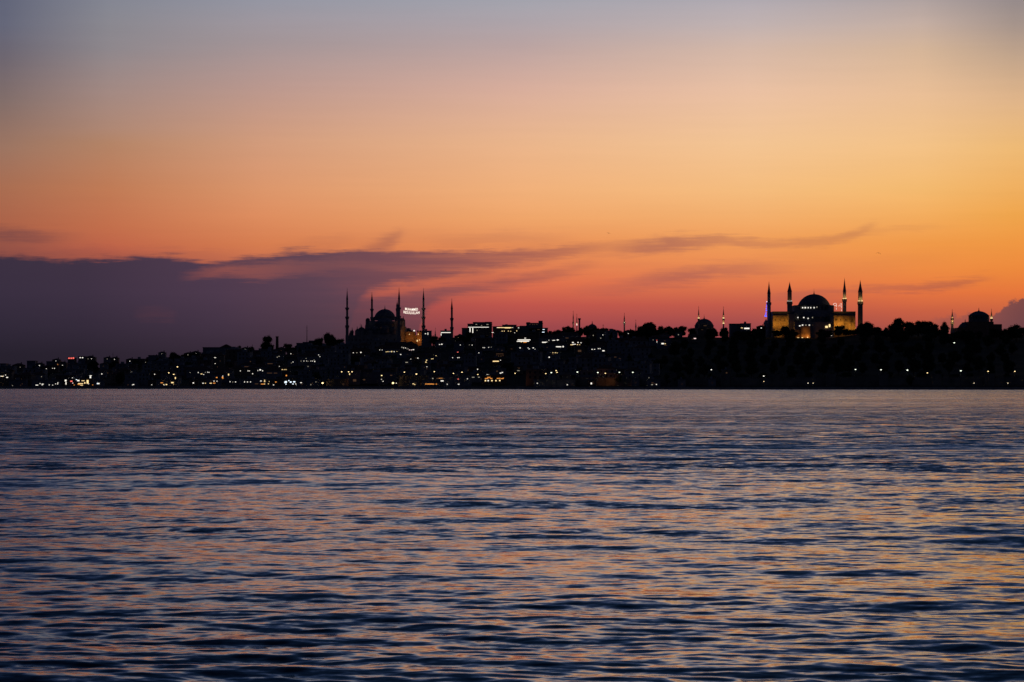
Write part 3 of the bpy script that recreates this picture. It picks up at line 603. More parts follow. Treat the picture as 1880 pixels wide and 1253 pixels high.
# ------------------------------------------------------------------ mosques
def minaret(z, zx, ztip, d, balc, wsh, label, zconebase, lit=(), name='minaret', group=None, litc=(1,.62,.22), power=260, spread=1.0, wbal=None, zbase=None, finial=True):
    s = ZR[z][2]; px, ptip = zp(z, zx, ztip); x = wx(px, d); gz = ground(px, d); u = lambda zy: wz(zp(z, 0, zy)[1], d)-gz
    r = wsh/s/2/F*d
    root = thing(name, (x, d, gz), label, 'minaret', group)
    ztop = u(zconebase); bs = [u(b) for b in balc]; zlow = -3
    # shaft in tiers, thinner upward
    tiers = sorted([b for b in bs])+[ztop]; rr = r*(1+.13*(len(tiers)-1)); prof = [(rr*1.7, zlow), (rr*1.7, 5), (rr*1.15, 9)]
    for i, t in enumerate(tiers):
        prof += [(rr, max(9.2, (tiers[i-1]+.1) if i else 9.2)), (rr, t-.02)]; rr *= .86
    rr /= .86
    MB().lathe(prof, n=14).build('shaft', MT['stone'], root)
    rb0 = r*(1+.13*(len(tiers)-1))
    for i, b in enumerate(sorted(bs)):
        q = rb0*(.86**i); wb = (wbal/s/2/F*d) if wbal else q*1.6
        bo = MB().lathe([(q*1.02, b-2.2), (q*1.25, b-1.3), (wb, b-.3), (wb, b+.8), (wb*.9, b+.8), (wb*.9, b+.15), (q*.9, b+.1)], n=16).build('balcony', MT['stone'], root)
    sp = MB().lathe([(rr*1.18, ztop), (rr*1.05, ztop+.5), (rr*.55, ztop+(u(ztip)-ztop)*.45), (rr*.14, ztop+(u(ztip)-ztop)*.85), (.05, u(ztip)-.2)], n=14).build('spire', MT['lead'], root)
    zt = u(ztip)-(u(ztip)-ztop)*.18
    MB().lathe([(.05, zt), (.28, zt+.5), (.05, zt+1), (.2, zt+1.3), (.05, zt+1.6), (.035, u(ztip)), (.02, u(ztip)+.6)], n=8).build('finial', MT['gold'], sp)
    for zy, h, c in lit:
        zz = u(zy); q = r*1.0+.15
        fl = MB()
        for k in range(6):
            a = -math.pi/2+(k-2.5)*.5; fl.box(q*math.cos(a)-.13, q*math.cos(a)+.13, q*math.sin(a)-.13, q*math.sin(a)+.13, zz-.5, zz+.35)
        fl.build('floodlight', EM[c], root)
        for k in (-1, 1): plight((k*(r*.7), -r*1.1-.45, zz+.9), power*h*.6, litc, root, .2)
    PROT.append((px-wsh/s*.8, px+wsh/s*.8, ptip, max([zp(z, 0, b)[1] for b in balc]+[zp(z, 0, zconebase)[1]]), d))
    return root
SIX = 'minarets of the big dark mosque'
minaret(3, 234, 55, 2680, [292,396,496], 24, 'tall three balcony minaret standing alone at the mosque corner nearest the radio mast', 190, wbal=47, group=SIX)
minaret(3, 519, 103, 2790, [305,400], 24, 'shorter minaret rising behind the dome of the big dark mosque', 205, wbal=42, group=SIX)
minaret(3, 831, 48, 2670, [290,388,490], 26, 'minaret beside the big dark dome, tallest of an overlapping pair', 185, wbal=47, group=SIX)
minaret(3, 809, 205, 2800, [300,395], 24, 'minaret mostly hidden behind a taller one beside the dome', 262, wbal=34, group=SIX)
mD = minaret(3, 1112, 58, 2700, [297,397,497], 25, 'minaret with orange lit foot, right of the hanging light words', 190, wbal=47, group=SIX)
minaret(3, 1438, 175, 2640, [412,516], 25, 'lone two balcony minaret next to the pavilion with white strip', 295, wbal=42)
minaret(3, 1248, 523, 2600, [596], 9, 'tiny thin minaret between the orange court and the pavilion', 575, wbal=16)
minaret(4, 1479, 12, 2560, [160], 13, 'taller dark needle of the two thin spires', 100, wbal=24)
minaret(4, 1525, 55, 2560, [160], 10, 'shorter of the two thin spires, its foot lit pink', 120, wbal=18, lit=[(186,1,'p')], litc=(1,.7,.5), power=140)
minaret(5, 341, 155, 2600, [262], 14, 'small minaret with a single bright white balcony lamp', 225, wbal=26, lit=[(270,1,'w')], litc=(1,.85,.6), power=260)
minaret(5, 469, 233, 2600, [300], 10, 'thin unlit spire beside the big skyline tree clump', 285, wbal=16)
minaret(5, 1169, 78, 2600, [222], 14, 'yellow lit minaret at the near shoulder of the small dome', 175, wbal=26, lit=[(208,1,'y')], power=200)
minaret(5, 1445, 80, 2600, [222], 15, 'minaret with two yellow lit tiers right of the small dome', 175, wbal=28, lit=[(208,1,'y'),(265,1,'y')], power=200)
GR = 'minarets around the floodlit great dome'
minaret(6, 181, 95, 2530, [325], 34, 'slim dark minaret with a string of blue lights beside it', 225, wbal=50, group=GR)
minaret(6, 397, 100, 2515, [315], 46, 'stout dark minaret next to the great dome, white lamp on balcony', 205, wbal=60, group=GR, lit=[(304,.25,'w')], power=60)
minaret(6, 971, 60, 2530, [290], 34, 'tallest minaret with a yellow lit collar near the script lights', 205, wbal=50, group=GR, lit=[(276,1,'y')], power=420)
minaret(6, 1136, 80, 2515, [318], 46, 'stout outermost minaret with a yellow lit collar', 210, wbal=60, group=GR, lit=[(300,1,'y')], power=420)
minaret(7, 978, 255, 2380, [372,420], 22, 'minaret banded in yellow light standing over the dark trees', 345, wbal=40, lit=[(366,.8,'y'),(412,.8,'y'),(440,.8,'y')], power=110)
minaret(7, 1453, 250, 2420, [376], 20, 'yellow collared minaret just behind the plain drum dome', 340, wbal=38, lit=[(358,.8,'y')], power=160)
PROT.append((1745, 1752, 575, 602, 2380))

class LB:   # builder in zoomed-pixel coordinates around one mosque
    def __init__(s, z, zc, d, name, label, cat='mosque', gz=None):
        s.z, s.d, s.zc = z, d, zc; s.s = ZR[z][2]; s.pc = zp(z, zc, 0)[0]; s.gz = ground(s.pc, d) if gz is None else gz
        s.root = thing(name, (wx(s.pc, d), d, s.gz), label, cat); s.k = d/F/s.s
    def x(s, zx, y=0): return wx(zp(s.z, zx, 0)[0], s.d+y)-s.root.location.x
    def h(s, zy, y=0): return wz(zp(s.z, 0, zy)[1], s.d+y)-s.gz
    def box(s, name, x0, x1, yt, yb, y0, y1, m, parent=None): return MB().box(s.x(x0, y0), s.x(x1, y0), y0, y1, (s.h(yb, y0) if yb is not None else -4), s.h(yt, y0)).build(name, MT[m], parent or s.root)
    def dome(s, name, cx, hw, yt, yb, y, m='lead', drum=None, n=28, fin=None, yfin=None):
        w = hw*s.k*(1+y/s.d); mb = MB(); X = s.x(cx, y); H = lambda q: s.h(q, y)
        if drum is not None: mb.lathe([(w*1.02, H(drum)), (w*1.02, H(yb)-.25), (w*1.07, H(yb)-.2), (w*1.07, H(yb)-.003)], X, y, n)
        mb.dome(X, y, H(yb), w, H(yt)-H(yb), n, pointed=.25); o = mb.build(name, MT[m], s.root)
        if yfin is not None:
            t = H(yt); f = H(yfin); c = (X, y)
            MB().lathe([(1.1, t-.4), (.6, t+.5), (.2, t+1.1), (.45, t+1.6), (.12, t+2.1), (.28, t+2.5), (.08, t+2.9), (.06, f-.4), (.02, f)], *c, 8).build('finial', MT['gold'], o)
        return o
    def win(s, zx, zy, w, h, c, y, nm='window'):
        px, py = zp(s.z, zx, zy); hw = max(.3, w*s.k*.42); hh = max(.3, h*s.k*.42)
        PROT.append((px-w/s.s/2-.5, px+w/s.s/2+.5, py-1.2, py+1.2, s.d+y-1))
        return MB().box(s.x(zx, y)-hw, s.x(zx, y)+hw, y-.12, y-.003, s.h(zy, y)-hh, s.h(zy, y)+hh).build(nm, EM[c], s.root)
# --- big dark mosque with six minarets
b = LB(3, 668, 2700, 'six_minaret_mosque', 'big unlit mosque with cascading domes and a tall pointed centre dome')
b.dome('main_dome', 668, 120, 300, 388, 30, drum=430, yfin=248)
b.box('tier_block', 448, 886, 436, None, 12, 50, 'stone')
for cx in (472, 864):
    b.dome('corner_turret', cx, 24, 402, 424, 14, drum=500)
    b.dome('corner_turret', cx-6 if cx < 600 else cx+2, 20, 406, 428, 46, drum=500)
for cx in (540, 796): b.dome('buttress_turret', cx, 14, 392, 404, 16, drum=470)
b.dome('front_half_dome', 668, 112, 402, 470, 14, drum=540)
for cx in (500, 836): b.dome('side_half_dome', cx, 60, 440, 500, 20, drum=540)
b.box('prayer_hall', 330, 850, 545, None, 4, 60, 'stone')
b.box('lower_gallery', 214, 856, 600, None, -2, 3.5, 'stone')
b.box('side_gallery', 214, 329, 604, None, 4, 60, 'stone')
for cx, hw, yt, yb, y in ((400,46,508,545,14),(350,26,532,560,8),(480,38,505,545,10),(560,40,498,540,6),(760,40,500,545,6),(668,52,488,540,4.5),(292,15,545,575,6),(270,12,575,600,10),(445,20,530,552,3),(880,20,412,440,30)):
    b.dome('small_dome', cx, hw, yt, yb, y, drum=yb+40, n=16, yfin=yt-14)
for i in range(14): b.win(250+i*44, 655, 12, 24, 'q', -2.003, 'arched_window').data.materials[0] = MT['glass']
for i in range(9): 
    w_ = b.win(600+i*17, 452, 6, 12, 'q', 5); w_.data.materials[0] = MT['glass']
b.win(625, 515, 14, 12, 'q', 3.5)
# lit court
c = LB(3, 990, 2712, 'mosque_courtyard', 'mosque forecourt with small domes and walls floodlit orange', 'courtyard')
c.box('court_wall', 905, 1012, 560, None, 0, 30, 'ochre'); c.box('court_wall', 1040, 1132, 560, None, -4, 20, 'ochre'); c.box('court_wall', 1013, 1039, 600, None, -1, 20, 'ochre')
c.box('portico_wall', 856, 904, 500, None, 2, 30, 'stone'); c.box('portal', 856, 960, 520, None, 31, 44, 'stone')
for cx in (878, 905, 935, 965, 995): c.dome('small_dome', cx, 14, 516 if cx < 950 else 538, 528 if cx < 950 else 552, 36 if cx < 950 else 8, drum=562, n=14)
for cx in (1048, 1075, 1100, 1125): c.dome('small_dome', cx, 12, 545, 556, 6, drum=562, n=14)
for zx, zy, w, h, k in ((1005,548,22,16,'w'),(1040,664,12,22,'y'),(950,590,8,8,'y'),(1052,590,8,14,'y'),(1064,655,8,10,'y')): c.win(zx, zy, w, h, k, -4.2 if zx > 1013 else -.2, 'wall_lamp')
for zx, zy, y, p in ((930,640,-7,900),(985,640,-7,900),(1050,650,-9,900),(1090,660,-9,900),(1120,640,-9,700),(1048,580,-7,250),(930,585,-6,200)):
    plight((c.x(zx, y), y, c.h(zy, y)), p*.36, (1,.33,.05), c.root, .5)
PROT.append((zp(3,860,0)[0], zp(3,1135,0)[0], zp(3,0,500)[1], zp(3,0,672)[1], 2690))
# --- floodlit great dome
g = LB(6, 652, 2500, 'great_domed_mosque', 'great domed mosque floodlit yellow on both flanks, dots of light round its drum')
g.dome('main_dome', 652, 168, 230, 345, 34, drum=400, yfin=168)
g.box('buttress_block', 447, 500, 346, None, 14, 54, 'stone'); g.box('buttress_block', 806, 861, 346, None, 14, 54, 'stone')
g.box('drum_base', 497, 809, 395, None, 15, 52, 'stone')
for i in range(13):
    a = math.pi+math.pi*(i+.5)/13; rx = 168*g.k*1.08
    MB().box(g.x(652,34)+rx*math.cos(a)-.5, g.x(652,34)+rx*math.cos(a)+.5, 34+rx*math.sin(a)-.6, 34+rx*math.sin(a)+.6, g.h(400,34), g.h(356,34)).build('drum_buttress', MT['stone'], g.root)
for zx, w in ((533,14),(561,18),(591,12),(621,18),(653,12),(682,10),(711,16)):
    x = g.x(zx,20)-g.x(652,20); R = 168*g.k*1.045; y = 34-math.sqrt(max(1, R*R-x*x)); g.win(zx, 372 if zx != 682 else 366, w, 16, 'w' if zx != 682 else 'd', y-.2)
g.dome('front_half_dome', 640, 140, 400, 470, 14, drum=600)
g.box('gallery_wing', 222, 446.9, 455, None, 8, 52, 'ochre'); g.box('gallery_wing', 861.1, 1085, 455, None, 8, 52, 'ochre')
g.box('wing_roof', 220, 446.9, 411, 454.9, 9, 52, 'lead'); g.box('wing_roof', 861.1, 1087, 411, 454.9, 9, 52, 'lead')
g.box('string_course', 220, 446, 526, 530, 7.7, 7.997, 'stone'); g.box('string_course', 862, 1087, 522, 526, 7.7, 7.997, 'stone')
g.box('buttress_pier', 384, 446, 440, None, 2, 7.9, 'stone'); g.box('buttress_pier', 826, 860, 440, None, 2, 13.9, 'stone')
for zx in (272, 322, 902, 958): g.box('wall_pilaster', zx-5, zx+5, 468, None, 7.3, 7.69, 'ochre')
for zx in (250, 297, 347, 882, 930, 985, 1052):
    for zy in (500,): g.win(zx, zy, 9, 22, 'q', 7.9, 'arched_window').data.materials[0] = MT['glass']
g.box('buttress_pier', 1018, 1034, 470, None, 6.8, 7.997, 'ochre'); g.box('buttress_pier', 1072, 1086, 470, None, 6.8, 7.997, 'ochre')
g.box('apse_block', 446.95, 825, 520, None, -4, 13.9, 'stone')
g.box('apse', 518, 612, 565, None, -9, -4.003, 'ochre'); g.box('lower_chapel', 460, 517, 600, None, -7, -4.003, 'ochre')
g.box('outer_buttress', 240, 320, 590, None, 0, 7.9, 'ochre')
for zx, w, k in ((484,12,'w'),(545,16,'w'),(590,12,'w'),(636,10,'d'),(716,7,'q'),(768,6,'q')):
    x = g.x(zx,4)-g.x(640,4); R = 140*g.k*1.0; y = 14-math.sqrt(max(1, R*R-x*x)); g.win(zx, 475 if zx != 590 else 484, w, 13, k, y-.9)
for zx, w, k in ((503,16,'w'),(532,18,'w'),(567,14,'d'),(603,14,'w'),(638,7,'q')): g.win(zx, 554 if zx != 503 else 562, w, 12, k, -4.05)
for zx, zy, w, h in ((783,573,30,24),(815,560,20,34),(832,660,20,14)): g.win(zx, zy, w, h, 'y' if zy < 600 else 'w', -4.3, 'floodlight')
for zx, zy, w, h in ((485,688,26,9),(530,686,16,9),(585,682,12,9),(282,650,22,30)): g.win(zx, zy, w, h, 'y', -9.2 if zx > 500 else (-7.2 if zx > 400 else -.2), 'floodlight')
YL = (1,.44,.055)
for zx, zy, y, p in ((245,543,4.6,620),(300,543,4.2,520),(345,543,4.6,700),(262,488,5.4,90),(345,490,5.6,40),(870,543,4.6,300),(905,543,4.6,640),(938,543,4.6,760),(925,488,5.4,80),(1026,592,4.6,260),(1078,592,4.6,300),(1052,560,4.8,200),(1010,545,4.8,260),(1070,505,5.4,20),
    (540,675,-11,200),(590,672,-11,330),(565,610,-11.5,110),(485,676,-9,80),(282,640,-3,350),(255,600,-3,150)):
    col = YL if zx < 400 or zx > 700 else (1,.36,.06)
    plight((g.x(zx, y), y, g.h(zy, y)), p*1.0, col, g.root, .5)
PROT.append((zp(6,222,0)[0], zp(6,378,0)[0], zp(6,0,410)[1], zp(6,0,556)[1], 2500)); PROT.append((zp(6,845,0)[0], zp(6,1090,0)[0], zp(6,0,410)[1], zp(6,0,556)[1], 2500))
PROT.append((zp(6,470,0)[0], zp(6,612,0)[0], zp(6,0,400)[1], zp(6,0,690)[1], 2490)); PROT.append((zp(6,620,0)[0], zp(6,850,0)[0], zp(6,0,400)[1], zp(6,0,560)[1], 2490))
# --- plain drum dome at the right
e = LB(7, 1300, 2400, 'plain_drum_church', 'plain dark church with one low dome on a broad drum')
e.dome('main_dome', 1300, 122, 274, 328, 16, drum=470, yfin=228)
e.box('nave', 1172, 1430, 402, None, 5, 40, 'brick'); e.box('aisle', 1431, 1480, 402, None, 8, 38, 'brick')
e.dome('half_dome', 1135, 84, 412, 470, 14, drum=520, yfin=396); e.box('west_hall', 1481, 1580, 432, None, 8, 38, 'brick'); e.box('west_hall', 1040, 1171, 475, None, 2, 30, 'brick')
for i in range(7): w_ = e.win(1205+i*32, 352, 8, 26, 'q', 16-math.sqrt(max(1, (124*e.k)**2-e.x(1205+i*32)**2))-.3); w_.data.materials[0] = MT['glass']
# --- small dome in the middle
f = LB(5, 1230, 2620, 'small_domed_mosque', 'small mosque dome between two yellow lit minarets')
f.dome('main_dome', 1230, 104, 216, 290, 12, drum=360, yfin=165); f.box('prayer_hall', 1110, 1350, 318, None, 0, 26, 'stone')
f.win(1240, 293, 40, 4, 'q', -.003)
f2 = LB(4, 1722, 2600, 'bath_house', 'low dark dome right of the two thin spires', 'bath house')
f2.dome('main_dome', 1722, 58, 177, 212, 10, drum=260, yfin=160); f2.box('hall', 1650, 1800, 232, None, 0, 22, 'stone')
# square-topped column beside the twin spires
q = LB(4, 1558, 2555, 'memorial_column', 'thick dark column with a flared top beside the thin spires', 'column')
w = q.k
MB().lathe([(16*w, -3), (16*w, 4), (11*w, 5), (11*w, q.h(128)), (12*w, q.h(122))], n=12).build('shaft', MT['stone'], q.root)
MB().box(-17*w, 17*w, -17*w, 17*w, q.h(121.8), q.h(102)).build('capital', MT['stone'], q.root)
# chimney and mast
def pole(z, zx, zt, d, r, name, label, cat, m='brick'):
    px, pt = zp(z, zx, zt); gz = ground(px, d); h = wz(pt, d)-gz
    root = thing(name, (wx(px, d), d, gz), label, cat)
    return root, h
root, h = pole(2, 1227, 105, 2440, 1, 'brick_chimney', 'tall square-cut chimney stack beside the lone round tree', 'chimney')
MB().lathe([(1.6,-3),(1.5,2),(1.15,h-1)], n=12).build('stack', MT['brick'], root); MB().lathe([(1.4,h-1),(1.4,h),(1.0,h)], n=12).build('rim', MT['brick'], root)
root, h = pole(2, 1548, -15, 2440, 1, 'radio_mast', 'very thin radio mast rising from the dark flat block', 'mast')
MB().lathe([(.4,-3),(.3,h*.6),(.13,h)], n=6).build('pole', MT['dark'], root); MB().bar((-1.2,0,h*.8),(1.2,0,h*.8),.08).bar((-.8,0,h*.9),(.8,0,h*.9),.08).build('aerial', MT['dark'], root)
for z, zx, zt, lab in ((1,1218,165,'thin aerial mast over the low end of the hill'),(1,1737,140,'short aerial on the first rise of the hill'),(5,105,275,'short aerial on the slope right of the low dome'),(1,617,230,'aerial standing on the dull orange tower'),(2,960,190,'short aerial left of the lone round tree'),(3,385,465,'slim aerial on the slope beside the first minaret'),(4,1862,178,'aerial beyond the low dark dome')):
    root, h = pole(z, zx, zt, 2440, 1, 'aerial_mast', lab, 'mast')
    MB().lathe([(.3,-3),(.2,h*.6),(.1,h)], n=5).build('pole', MT['dark'], root); MB().bar((-.7,0,h*.9),(.7,0,h*.9),.07).build('aerial', MT['dark'], root)
# ------------------------------------------------------------------ hanging light words between minarets
def text_mesh(body, size):
    cu = bpy.data.curves.new('t', 'FONT'); cu.body = body; cu.size = size; cu.align_x = 'CENTER'; cu.extrude = .06; cu.offset = size*.016; cu.space_character = 1.12; cu.resolution_u = 2
    o = bpy.data.objects.new('t', cu); COL.objects.link(o); dg = bpy.context.evaluated_depsgraph_get()
    me = bpy.data.meshes.new_from_object(o.evaluated_get(dg)); bpy.data.objects.remove(o); return me
mh = thing('hanging_light_words', (wx(756,2685), 2685, wz(571.5,2685)), 'two lines of white light words strung between two minarets', 'light sign')
for body, pa, pb, pt, pbm, tilt in (('MUHAMMED', 743.8, 767.3, 565.9, 570.6, -.035), ('RESULULLAH', 741.0, 770.3, 571.7, 576.7, -.035)):
    me = text_mesh(body, 3.0); me.name = 'light_words'; me.materials.clear(); me.materials.append(mat('word_lamps', (.1,.1,.1), emit=(1,.86,.72), strength=1.4, nosample=True))
    co = np.zeros(len(me.vertices)*3, np.float32); me.vertices.foreach_get('co', co); co = co.reshape(-1, 3)
    W_ = (pb-pa)/F*2685; H_ = (pbm-pt)/F*2685
    x = (co[:,0]-co[:,0].min())/np.ptp(co[:,0])-.5; y = (co[:,1]-co[:,1].min())/np.ptp(co[:,1])
    nx = x*W_; nz_ = (y-.5)*H_+tilt*nx+2.2*x*x; ny = -co[:,2]
    cxp = (pa+pb)/2; cz = wz((pt+pbm)/2, 2685)-mh.location.z
    me.vertices.foreach_set('co', np.stack([nx+(cxp-756)/F*2685, ny, nz_+cz-.25], 1).astype(np.float32).ravel()); me.update()
    o = bpy.data.objects.new('word_line', me); COL.objects.link(o); o.parent = mh
wr = MB(); 
for zz in (4.3, -3.2):
    P = [((731.5-756)/F*2685+i/12*((778-731.5)/F*2685), 0, zz-2.0*(1-((i-6)/6)**2)+1.2) for i in range(13)]
    for p_, q_ in zip(P, P[1:]): wr.bar(p_, q_, .03, 4)
wr.build('cable', MT['dark'], mh)
# script-like lights beside the great dome
sl = thing('hanging_light_script', (wx(zp(6,897,0)[0],2520), 2520, wz(zp(6,0,370)[1],2520)), 'pale pink light strokes hanging between great dome and minaret', 'light sign')
k = 2520/F/5.696; st = MB()
for a in [((852,340),(860,328),(878,325),(888,336)),((888,336),(884,352),(862,350),(856,338)),((886,336),(886,365)),((886,375),(886,392)),((905,356),(920,350),(934,356)),((940,325),(940,345)),((940,350),(940,378)),((938,390),(940,408)),((920,338),(932,330))]:
    for (x0,y0),(x1,y1) in zip(a, a[1:]): st.bar(((x0-897)*k, 0, (370-y0)*k), ((x1-897)*k, 0, (370-y1)*k), .2, 5)
st.build('light_stroke', mat('script_lamps', (.1,.1,.1), emit=(1,.72,.6), strength=1.0, nosample=True), sl)
MB().bar(((861-897)*k,0,(318-300)*k+3.2),((960-897)*k,0,(318-290)*k+3.2),.04,4).build('cable', MT['dark'], sl)
bl = thing('blue_light_string', (wx(zp(6,150,0)[0],2525), 2525, wz(zp(6,0,480)[1],2525)), 'vertical string of deep blue lights beside a slim minaret', 'light string')
bm_ = MB()
for zx, zy, w_ in ((157,318,1),(156,345,3),(155,362,4),(153,382,5),(154,400,6),(150,420,4),(149,436,6),(145,452,8),(140,460,5),(152,462,6)): bm_.box((zx-150-w_)*k, (zx-150+w_)*k, -.2, .2, (480-zy-6)*k, (480-zy+6)*k)
bm_.build('lamp_row', EM['B'], bl); MB().bar(((158-150)*k,.3,(480-300)*k),((146-150)*k,.3,0),.12,5).build('cable', MT['dark'], bl)
MB().box((154-150)*k,(164-150)*k,-.1,.3,(480-312)*k,(480-304)*k).build('top_lamp', EM['p'], bl)
PROT.append((1402, 1409, 550, 585, 2520)); PROT.append((1528, 1548, 556, 574, 2515))
MB_ = thing('ruined_gate_tower', (wx(zp(6,150,0)[0],2535), 2535, ground(1406,2535)), 'stubby dark tower at the foot of the blue lights', 'tower')
hh = wz(zp(6,0,500)[1],2535)-MB_.location.z
MB().lathe([(2.0,-3),(2.0,hh-4),(2.4,hh-3.6),(2.2,hh-2.5),(.9,hh-.5),(.1,hh+1)], n=10).build('tower_body', MT['stone'], MB_)

# ------------------------------------------------------------------ shore: quay and old sea wall
def shore_run(p0, p1, off, thick, z0, z1, step=14, crenel=False):
    mb = MB(); P = []; px = p0
    while px < p1: P.append(px); px += step
    P.append(p1)
    for a, b_ in zip(P, P[1:]):
        ya, yb = yshore(a)+off, yshore(b_)+off; xa, xb = wx(a, ya), wx(b_, yb)-(.0 if b_ == p1 else 0)
        h = z1
        mb.add([(xa,ya,z0),(xb,yb,z0),(xb,yb+thick,z0),(xa,ya+thick,z0),(xa,ya,h),(xb,yb,h),(xb,yb+thick,h),(xa,ya+thick,h)], [(4,5,6,7),(0,1,5,4),(2,3,7,6)])
        if crenel:
            n = 4
            for i in range(n):
                f0, f1 = (i+.15)/n, (i+.7)/n; X0, X1 = xa+(xb-xa)*f0, xa+(xb-xa)*f1; Y = ya+(yb-ya)*f0
                mb.box(X0, X1, Y+.05, Y+.8, h+.003, h+1.0)
    return mb
qy = tag(shore_run(-650, 2550, -1.5, 3.4, -2, 1.75).build('quay', MT['stone']), 'long low dark stone quay edge along the whole waterline', 'quay')
q0 = thing('sea_wall', (0,0,0), 'old stone sea wall with battlements behind the shore road', 'wall')
shore_run(985, 2300, 26, 1.6, 0, 7.2, crenel=True).build('wall', MT['wall'], q0)
for px in range(1040, 1900, 97):
    y = yshore(px)+26; MB().box(wx(px,y)-3, wx(px,y)+3, y-2.4, y-.003, 0, 9.5).box(wx(px,y)-3.2, wx(px,y)+3.2, y-2.6, y-.003, 9.503, 10.1).build('wall_tower', MT['wall'], q0)
# old sea-wall stretches glow where sodium lamps stand
# ------------------------------------------------------------------ street lamps
LG = 'street lamps along the shore and slopes'
lamp_p = None
def make_lamp():
    root = thing('street_lamp', (0,0,0), '', 'street lamp', LG)
    MB().lathe([(.16,-1.5),(.14,1),(.09,9.6)], n=7).bar((0,0,9.5),(0,-1.0,9.95),.06).build('post', MT['dark'], root)
    h_ = MB().lathe([(.1,9.55),(.62,9.62),(.62,9.8),(.2,10.05)], 0, -1.0, 10).build('lamp_head', MT['dark'], root)
    return root
def bulb_mesh():
    bm = bmesh.new(); bmesh.ops.create_icosphere(bm, subdivisions=2, radius=1); me = bpy.data.meshes.new('lamp_globe'); bm.to_mesh(me); bm.free(); me.shade_smooth(); return me
BM = bulb_mesh(); BMC = {}
for k_ in LAMPM: BMC[k_] = BM.copy(); BMC[k_].materials.append(LAMPM[k_])
def lamp(z, zx, zy, size, c, glow=0):
    global lamp_p
    px, py = zp(z, zx, zy); s = ZR[z][2]
    ys = yshore(px)+7; d = ys
    if py < 680: 
        d = solve(px, py+20)
    gz = ground(px, d); H = wz(py, d)-gz; H = max(H, 2.5)
    if lamp_p is None: o = lamp_p = make_lamp()
    else: o = copy_tree(lamp_p)
    o.location = (wx(px, d), d, gz); o.scale = (1, 1, H/9.5)
    g_ = bpy.data.objects.new('lamp_globe', BMC[c]); COL.objects.link(g_); g_.parent = o
    r = max(.24, size/s*.31/F*d); g_.location = (0, -1.0, 9.5); g_.scale = (r, r, r*.85/(H/9.5))
    o['label'] = f"{ {'w':'white','y':'warm yellow','g':'pale green','b':'cold white','o':'orange','p':'pink'}[c]} street lamp below {near(px)}"
    UNIQ.append((px, o)); PROT.append((px-size/s/2-.6, px+size/s/2+.6, py-size/s/2-.8, py+size/s/2+.8, d-1.5))
    if glow: plight((wx(px, d), d-1.5, gz+H-.6), glow, EC[c][0], None, .4, 'street_lamp_glow').parent = None
for a in [(1,1822,381,20,'y'),(1,1874,397,16,'y'),(2,153,433,24,'y'),(2,60,497,24,'y'),(2,115,514,16,'y'),(1,28,418,14,'w'),
          (2,1718,626,34,'y'),(3,172,1020,20,'y'),(3,252,1020,20,'y'),(3,291,1020,20,'y'),(3,632,1062,26,'y'),(3,893,1024,18,'w'),(3,1031,1045,30,'y'),(3,1237,1018,20,'w'),(3,1457,1038,20,'w'),(3,1556,1024,22,'w'),(3,762,1165,40,'y'),(3,800,1165,16,'w'),
          (4,57,791,22,'w'),(4,260,820,18,'w'),(4,736,805,22,'y'),(4,1128,808,16,'w'),(4,1198,795,34,'g'),(4,1272,793,22,'w'),(4,1260,770,10,'w'),(4,1532,788,34,'g'),(4,1793,794,32,'g'),
          (5,129,822,20,'g'),(5,285,811,26,'g'),(5,435,811,26,'g'),(5,1309,782,24,'w'),
          (6,125,1085,24,'w'),(6,588,1181,16,'w'),(6,641,1179,10,'w'),(6,126,1143,9,'w'),(6,1084,1016,26,'g'),(6,1349,1020,24,'w'),
          (7,114,983,28,'g'),(7,432,988,34,'g'),(7,674,1021,18,'w'),(7,1079,995,34,'g'),(7,1409,1002,16,'w'),(7,1732,1002,24,'w'),(7,1239,1173,16,'w'),(7,1648,1174,16,'w'),(7,1000,656,30,'g')]:
    lamp(*a)
# sodium glow on two stretches of the sea wall and a few shore walls
for px, py, p, c_ in ((1016,698,300,(1,.38,.08)),(1110,697,330,(1,.36,.07)),(1120,697,160,(1,.36,.07)),(960,700,90,(1,.5,.2)),(322,700,900,(1,.5,.12)),(650,700,260,(1,.42,.1))):
    y = yshore(px)+19; plight((wx(px, y), y, wz(py, y)), p*.35, c_, None, .4, 'wall_floodlight')

# ------------------------------------------------------------------ skyline and slope trees
SK = [(490,616,24),(602,610,26),(586,620,20),(622,622,22),(530,631,20),(545,634,18),(462,636,16),(1193,586,34),(1213,593,30),(1178,594,22),(1228,599,20),(1592,590,34),(1610,600,28),(1626,606,22),(1650,583,26),(1638,596,22),(1668,590,34),(1686,588,34),(1702,589,34),(1716,594,24),(1846,603,26),(1866,595,34),(1886,598,34),
      (1385,600,26),(1372,603,22),(1252,598,24),(1240,600,20),(1330,601,22),(1355,602,22),(1390,598,20),(1146,604,20),(1128,604,20),(1110,602,24),(1092,600,22),(1078,597,22),(1042,598,24),(1025,600,24),(1010,602,22),(1066,601,20),(1270,602,20),(1310,603,20),(1160,600,18),(1735,612,26),(1760,608,26),(1780,606,20),(1830,606,22),
      (812,614,20),(848,612,22),(862,604,18),(796,616,16),(200,662,18),(240,660,20),(262,656,18),(290,652,20),(318,646,22),(340,644,20),(356,642,18),(440,634,14),(450,636,14),(510,634,14),(20,674,22),(70,670,20),(110,668,20)]
